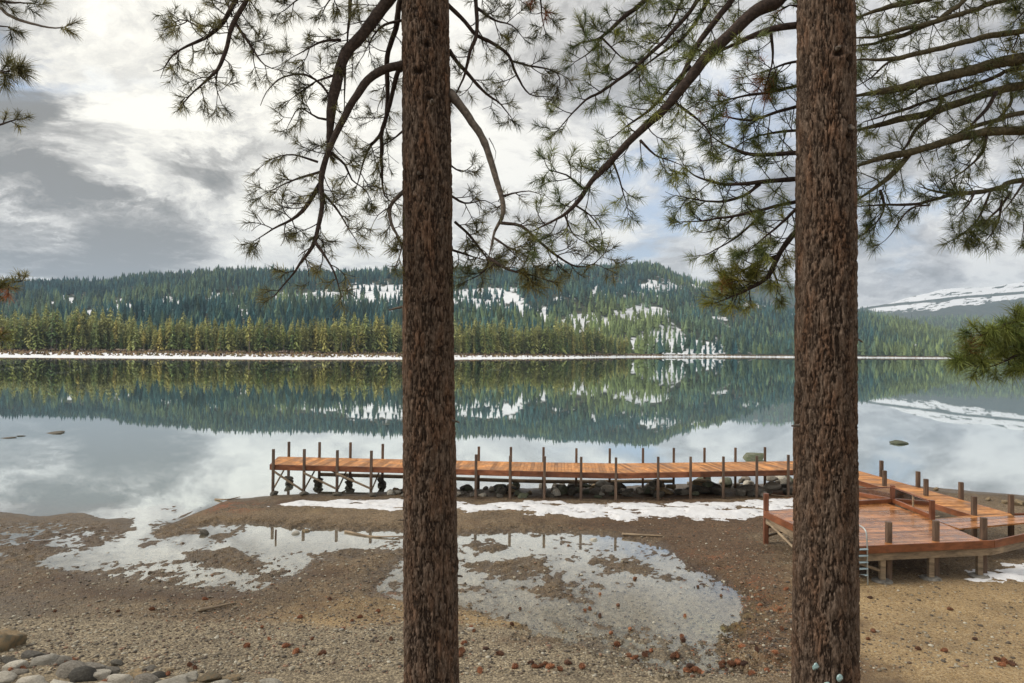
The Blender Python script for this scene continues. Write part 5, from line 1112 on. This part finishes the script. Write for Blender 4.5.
tot += SB([(905, 58), (889, 62), (870, 78), (857, 86)], 3, 2.4, 6.8, 6.8, 126, t0=.1, every=.09, L=(.15, .35))
tot += SB([(950, 76), (925, 85), (900, 100), (870, 110)], 3, 2, 6.9, 7.0, 127, t0=.1, every=.09, L=(.15, .38))
tot += SB([(1020, 30), (1016, 42), (1012, 50)], 3, 2, 7.0, 6.9, 128, t0=.1, every=.06, L=(.1, .2), nn=60, **{'col': (.14, .13, .03), 'col2': (.2, .18, .04)})
# low bough at the right edge
for i, pp in enumerate(([(1330, 330), (1120, 335), (1040, 342), (1010, 344), (985, 348), (963, 357)], [(1040, 342), (1015, 338), (995, 334), (975, 335)], [(1050, 344), (1025, 352), (1003, 362), (985, 368), (972, 366)], [(1050, 340), (1030, 328), (1012, 322), (1000, 326)], [(1060, 345), (1040, 358), (1022, 366)])):
    tot += SB(pp, 7 if i == 0 else 3.5, 2, 7.4 if i == 0 else 5.2, 5.0, 130 + i, t0=.72 if i == 0 else .08, every=.035 if i == 0 else .034, L=(.07, .17), lv=0, nn=92, nl=.12, tuft=1, curl=.5, **{'col': (.10, .14, .035), 'col2': (.22, .24, .06)}, dead=.02)
# ---- pine beyond the left edge
la, lb = P(-330, 683, 6.4), P(-324, 0, 6.4)
treeW = empty('pine_tree', (la[0], la[1], gz(la[0], la[1]) - .2), label='pine beyond the left edge, only a few needle tufts of its branch tips showing', cat='tree')
trunk(la, lb, rt, treeW.location[2], 15.5, 560, treeW, nth=90, dz=.05)
WB = lambda *a, **k: limb(treeW, *a, **{**OL, 'nn': 70, 'nl': .11, 'every': .2, 'L': (.08, .2), 'lv': 0, 'tuft': 1, **k})
tot += WB([(-324, 40), (-100, 0), (-20, -4), (0, 0), (20, 3), (34, 4)], 7, 3, 6.4, 5.6, 140, t0=.88, every=.1, L=(.06, .1))
tot += WB([(-324, 60), (-90, 8), (-10, 5), (8, 14), (25, 22), (42, 26), (56, 28), (64, 27)], 7, 2.5, 6.4, 5.6, 141, t0=.92, every=.2, L=(.06, .12), mode='g', col=(.13, .10, .05), cone=.7)
tot += WB([(-324, 70), (-90, 26), (0, 26), (8, 28)], 5, 2.5, 6.4, 5.8, 142, t0=.92, every=.15, L=(.05, .08), nl=.10)
tot += WB([(-324, 110), (-80, 74), (-15, 73), (2, 72), (9, 71)], 6, 3, 6.4, 5.0, 143, t0=.95, every=.05, L=(.04, .08), nn=140, nl=.13)
tot += WB([(-324, 150), (-80, 128), (-10, 125), (6, 123), (15, 120)], 6, 3, 6.4, 5.6, 144, t0=.96, every=.06, L=(.04, .06), nn=80, nl=.08)
tot += WB([(-324, 280), (-80, 282), (-12, 284), (8, 283), (22, 281)], 6, 3, 6.4, 5.4, 145, t0=.93, every=.06, L=(.05, .10), nl=.085, **{'col': (.10, .10, .03)}, dead=.12)
tot += WB([(-324, 330), (-80, 338), (-12, 338), (-2, 337)], 6, 3, 6.4, 5.2, 146, t0=.93, every=.05, L=(.05, .10), nl=.10, **{'col': (.10, .11, .03)}, dead=.12)
tot += WB([(-80, 283), (-12, 290), (-2, 289)], 4, 3, 5.6, 5.4, 147, t0=.85, every=.05, L=(.05, .08), nl=.09, **{'col': (.10, .10, .03)})
print('NEEDLES', tot)
# broken dead stubs left on the trunks
def stub(tree, a, b, rf, py, th, L, r, seed):
    g = np.random.RandomState(seed); z = P(430, py, 6)[2]; c0 = np.asarray(a) + (np.asarray(b) - a) * ((z - a[2]) / (b - a)[2]); R0 = float(rf(z)); d = np.array([math.cos(th), math.sin(th), g.uniform(-.3, .1)])
    pts = [c0 + d * (R0 - .04)]; 
    for i in range(6): pts.append(pts[-1] + d * (L + .04) / 6 + g.normal(0, .006, 3))
    mb = MB(); mb.tube(pts, np.linspace(r * 1.5, r * .6, 7) * (1 + .3 * (g.rand(7) - .5)), 8, col=BARKC['g']); mb.build('branch_stub', M_limb, tree, withcol=True)
for k, (py, th, L, r) in enumerate(((98, -1.25, .05, .018), (300, -3.0, .10, .010), (415, -.35, .07, .010), (177, -1.75, .03, .014), (575, -.15, .05, .012), (520, -2.9, .06, .009))): stub(treeL, pa, pbt, rl, py, th, L, r, 700 + k)
for k, (py, th, L, r) in enumerate(((137, -1.1, .05, .02), (410, -2.95, .06, .012), (330, -.2, .06, .010), (60, -1.7, .04, .018), (560, -.3, .05, .010))): stub(treeR, qa, qb, rr_, py, th, L, r, 720 + k)
# small glass ornaments fixed low on the thick trunk
M_orn, T = mat('frosted_glass'); p = T.node('ShaderNodeTexCoord').outputs['Object']
finish(T, T.ramp(T.noise(p, 60, 3), [(.35, (.16, .27, .27)), (.65, (.40, .52, .52))]), .25)
for px_, py_, r_, lb_ in ((804, 655, .040, 'pale blue'), (824, 663, .036, 'small greenish'), (812, 672, .046, 'largest pale green'), (812, 687, .03, 'lowest')):
    c0 = P(px_, py_, 5.8); ctr = qa + (qb - qa) * ((c0[2] - qa[2]) / (qb - qa)[2]); Rz = float(rr_(c0[2])); offx = c0[0] - ctr[0]; offx = offx * (5.52 / 5.8)
    y = ctr[1] - math.sqrt(max(Rz ** 2 - offx ** 2, .01)) - .016; V, F = ICO[2]; V = V * np.array([r_ * .7, .010, r_ * .85]) * (1 + 1.1 * (fbm(V[:, 0] * 1.6 + px_, V[:, 2] * 1.6, 0, 2, 3) - .5))[:, None]
    link('ornament', np_mesh('ornament', V, F, M_orn, True), None, (ctr[0] + offx, y, c0[2]), label=lb_ + ' glass disc of the cluster fixed low on the thick right trunk', cat='ornament')
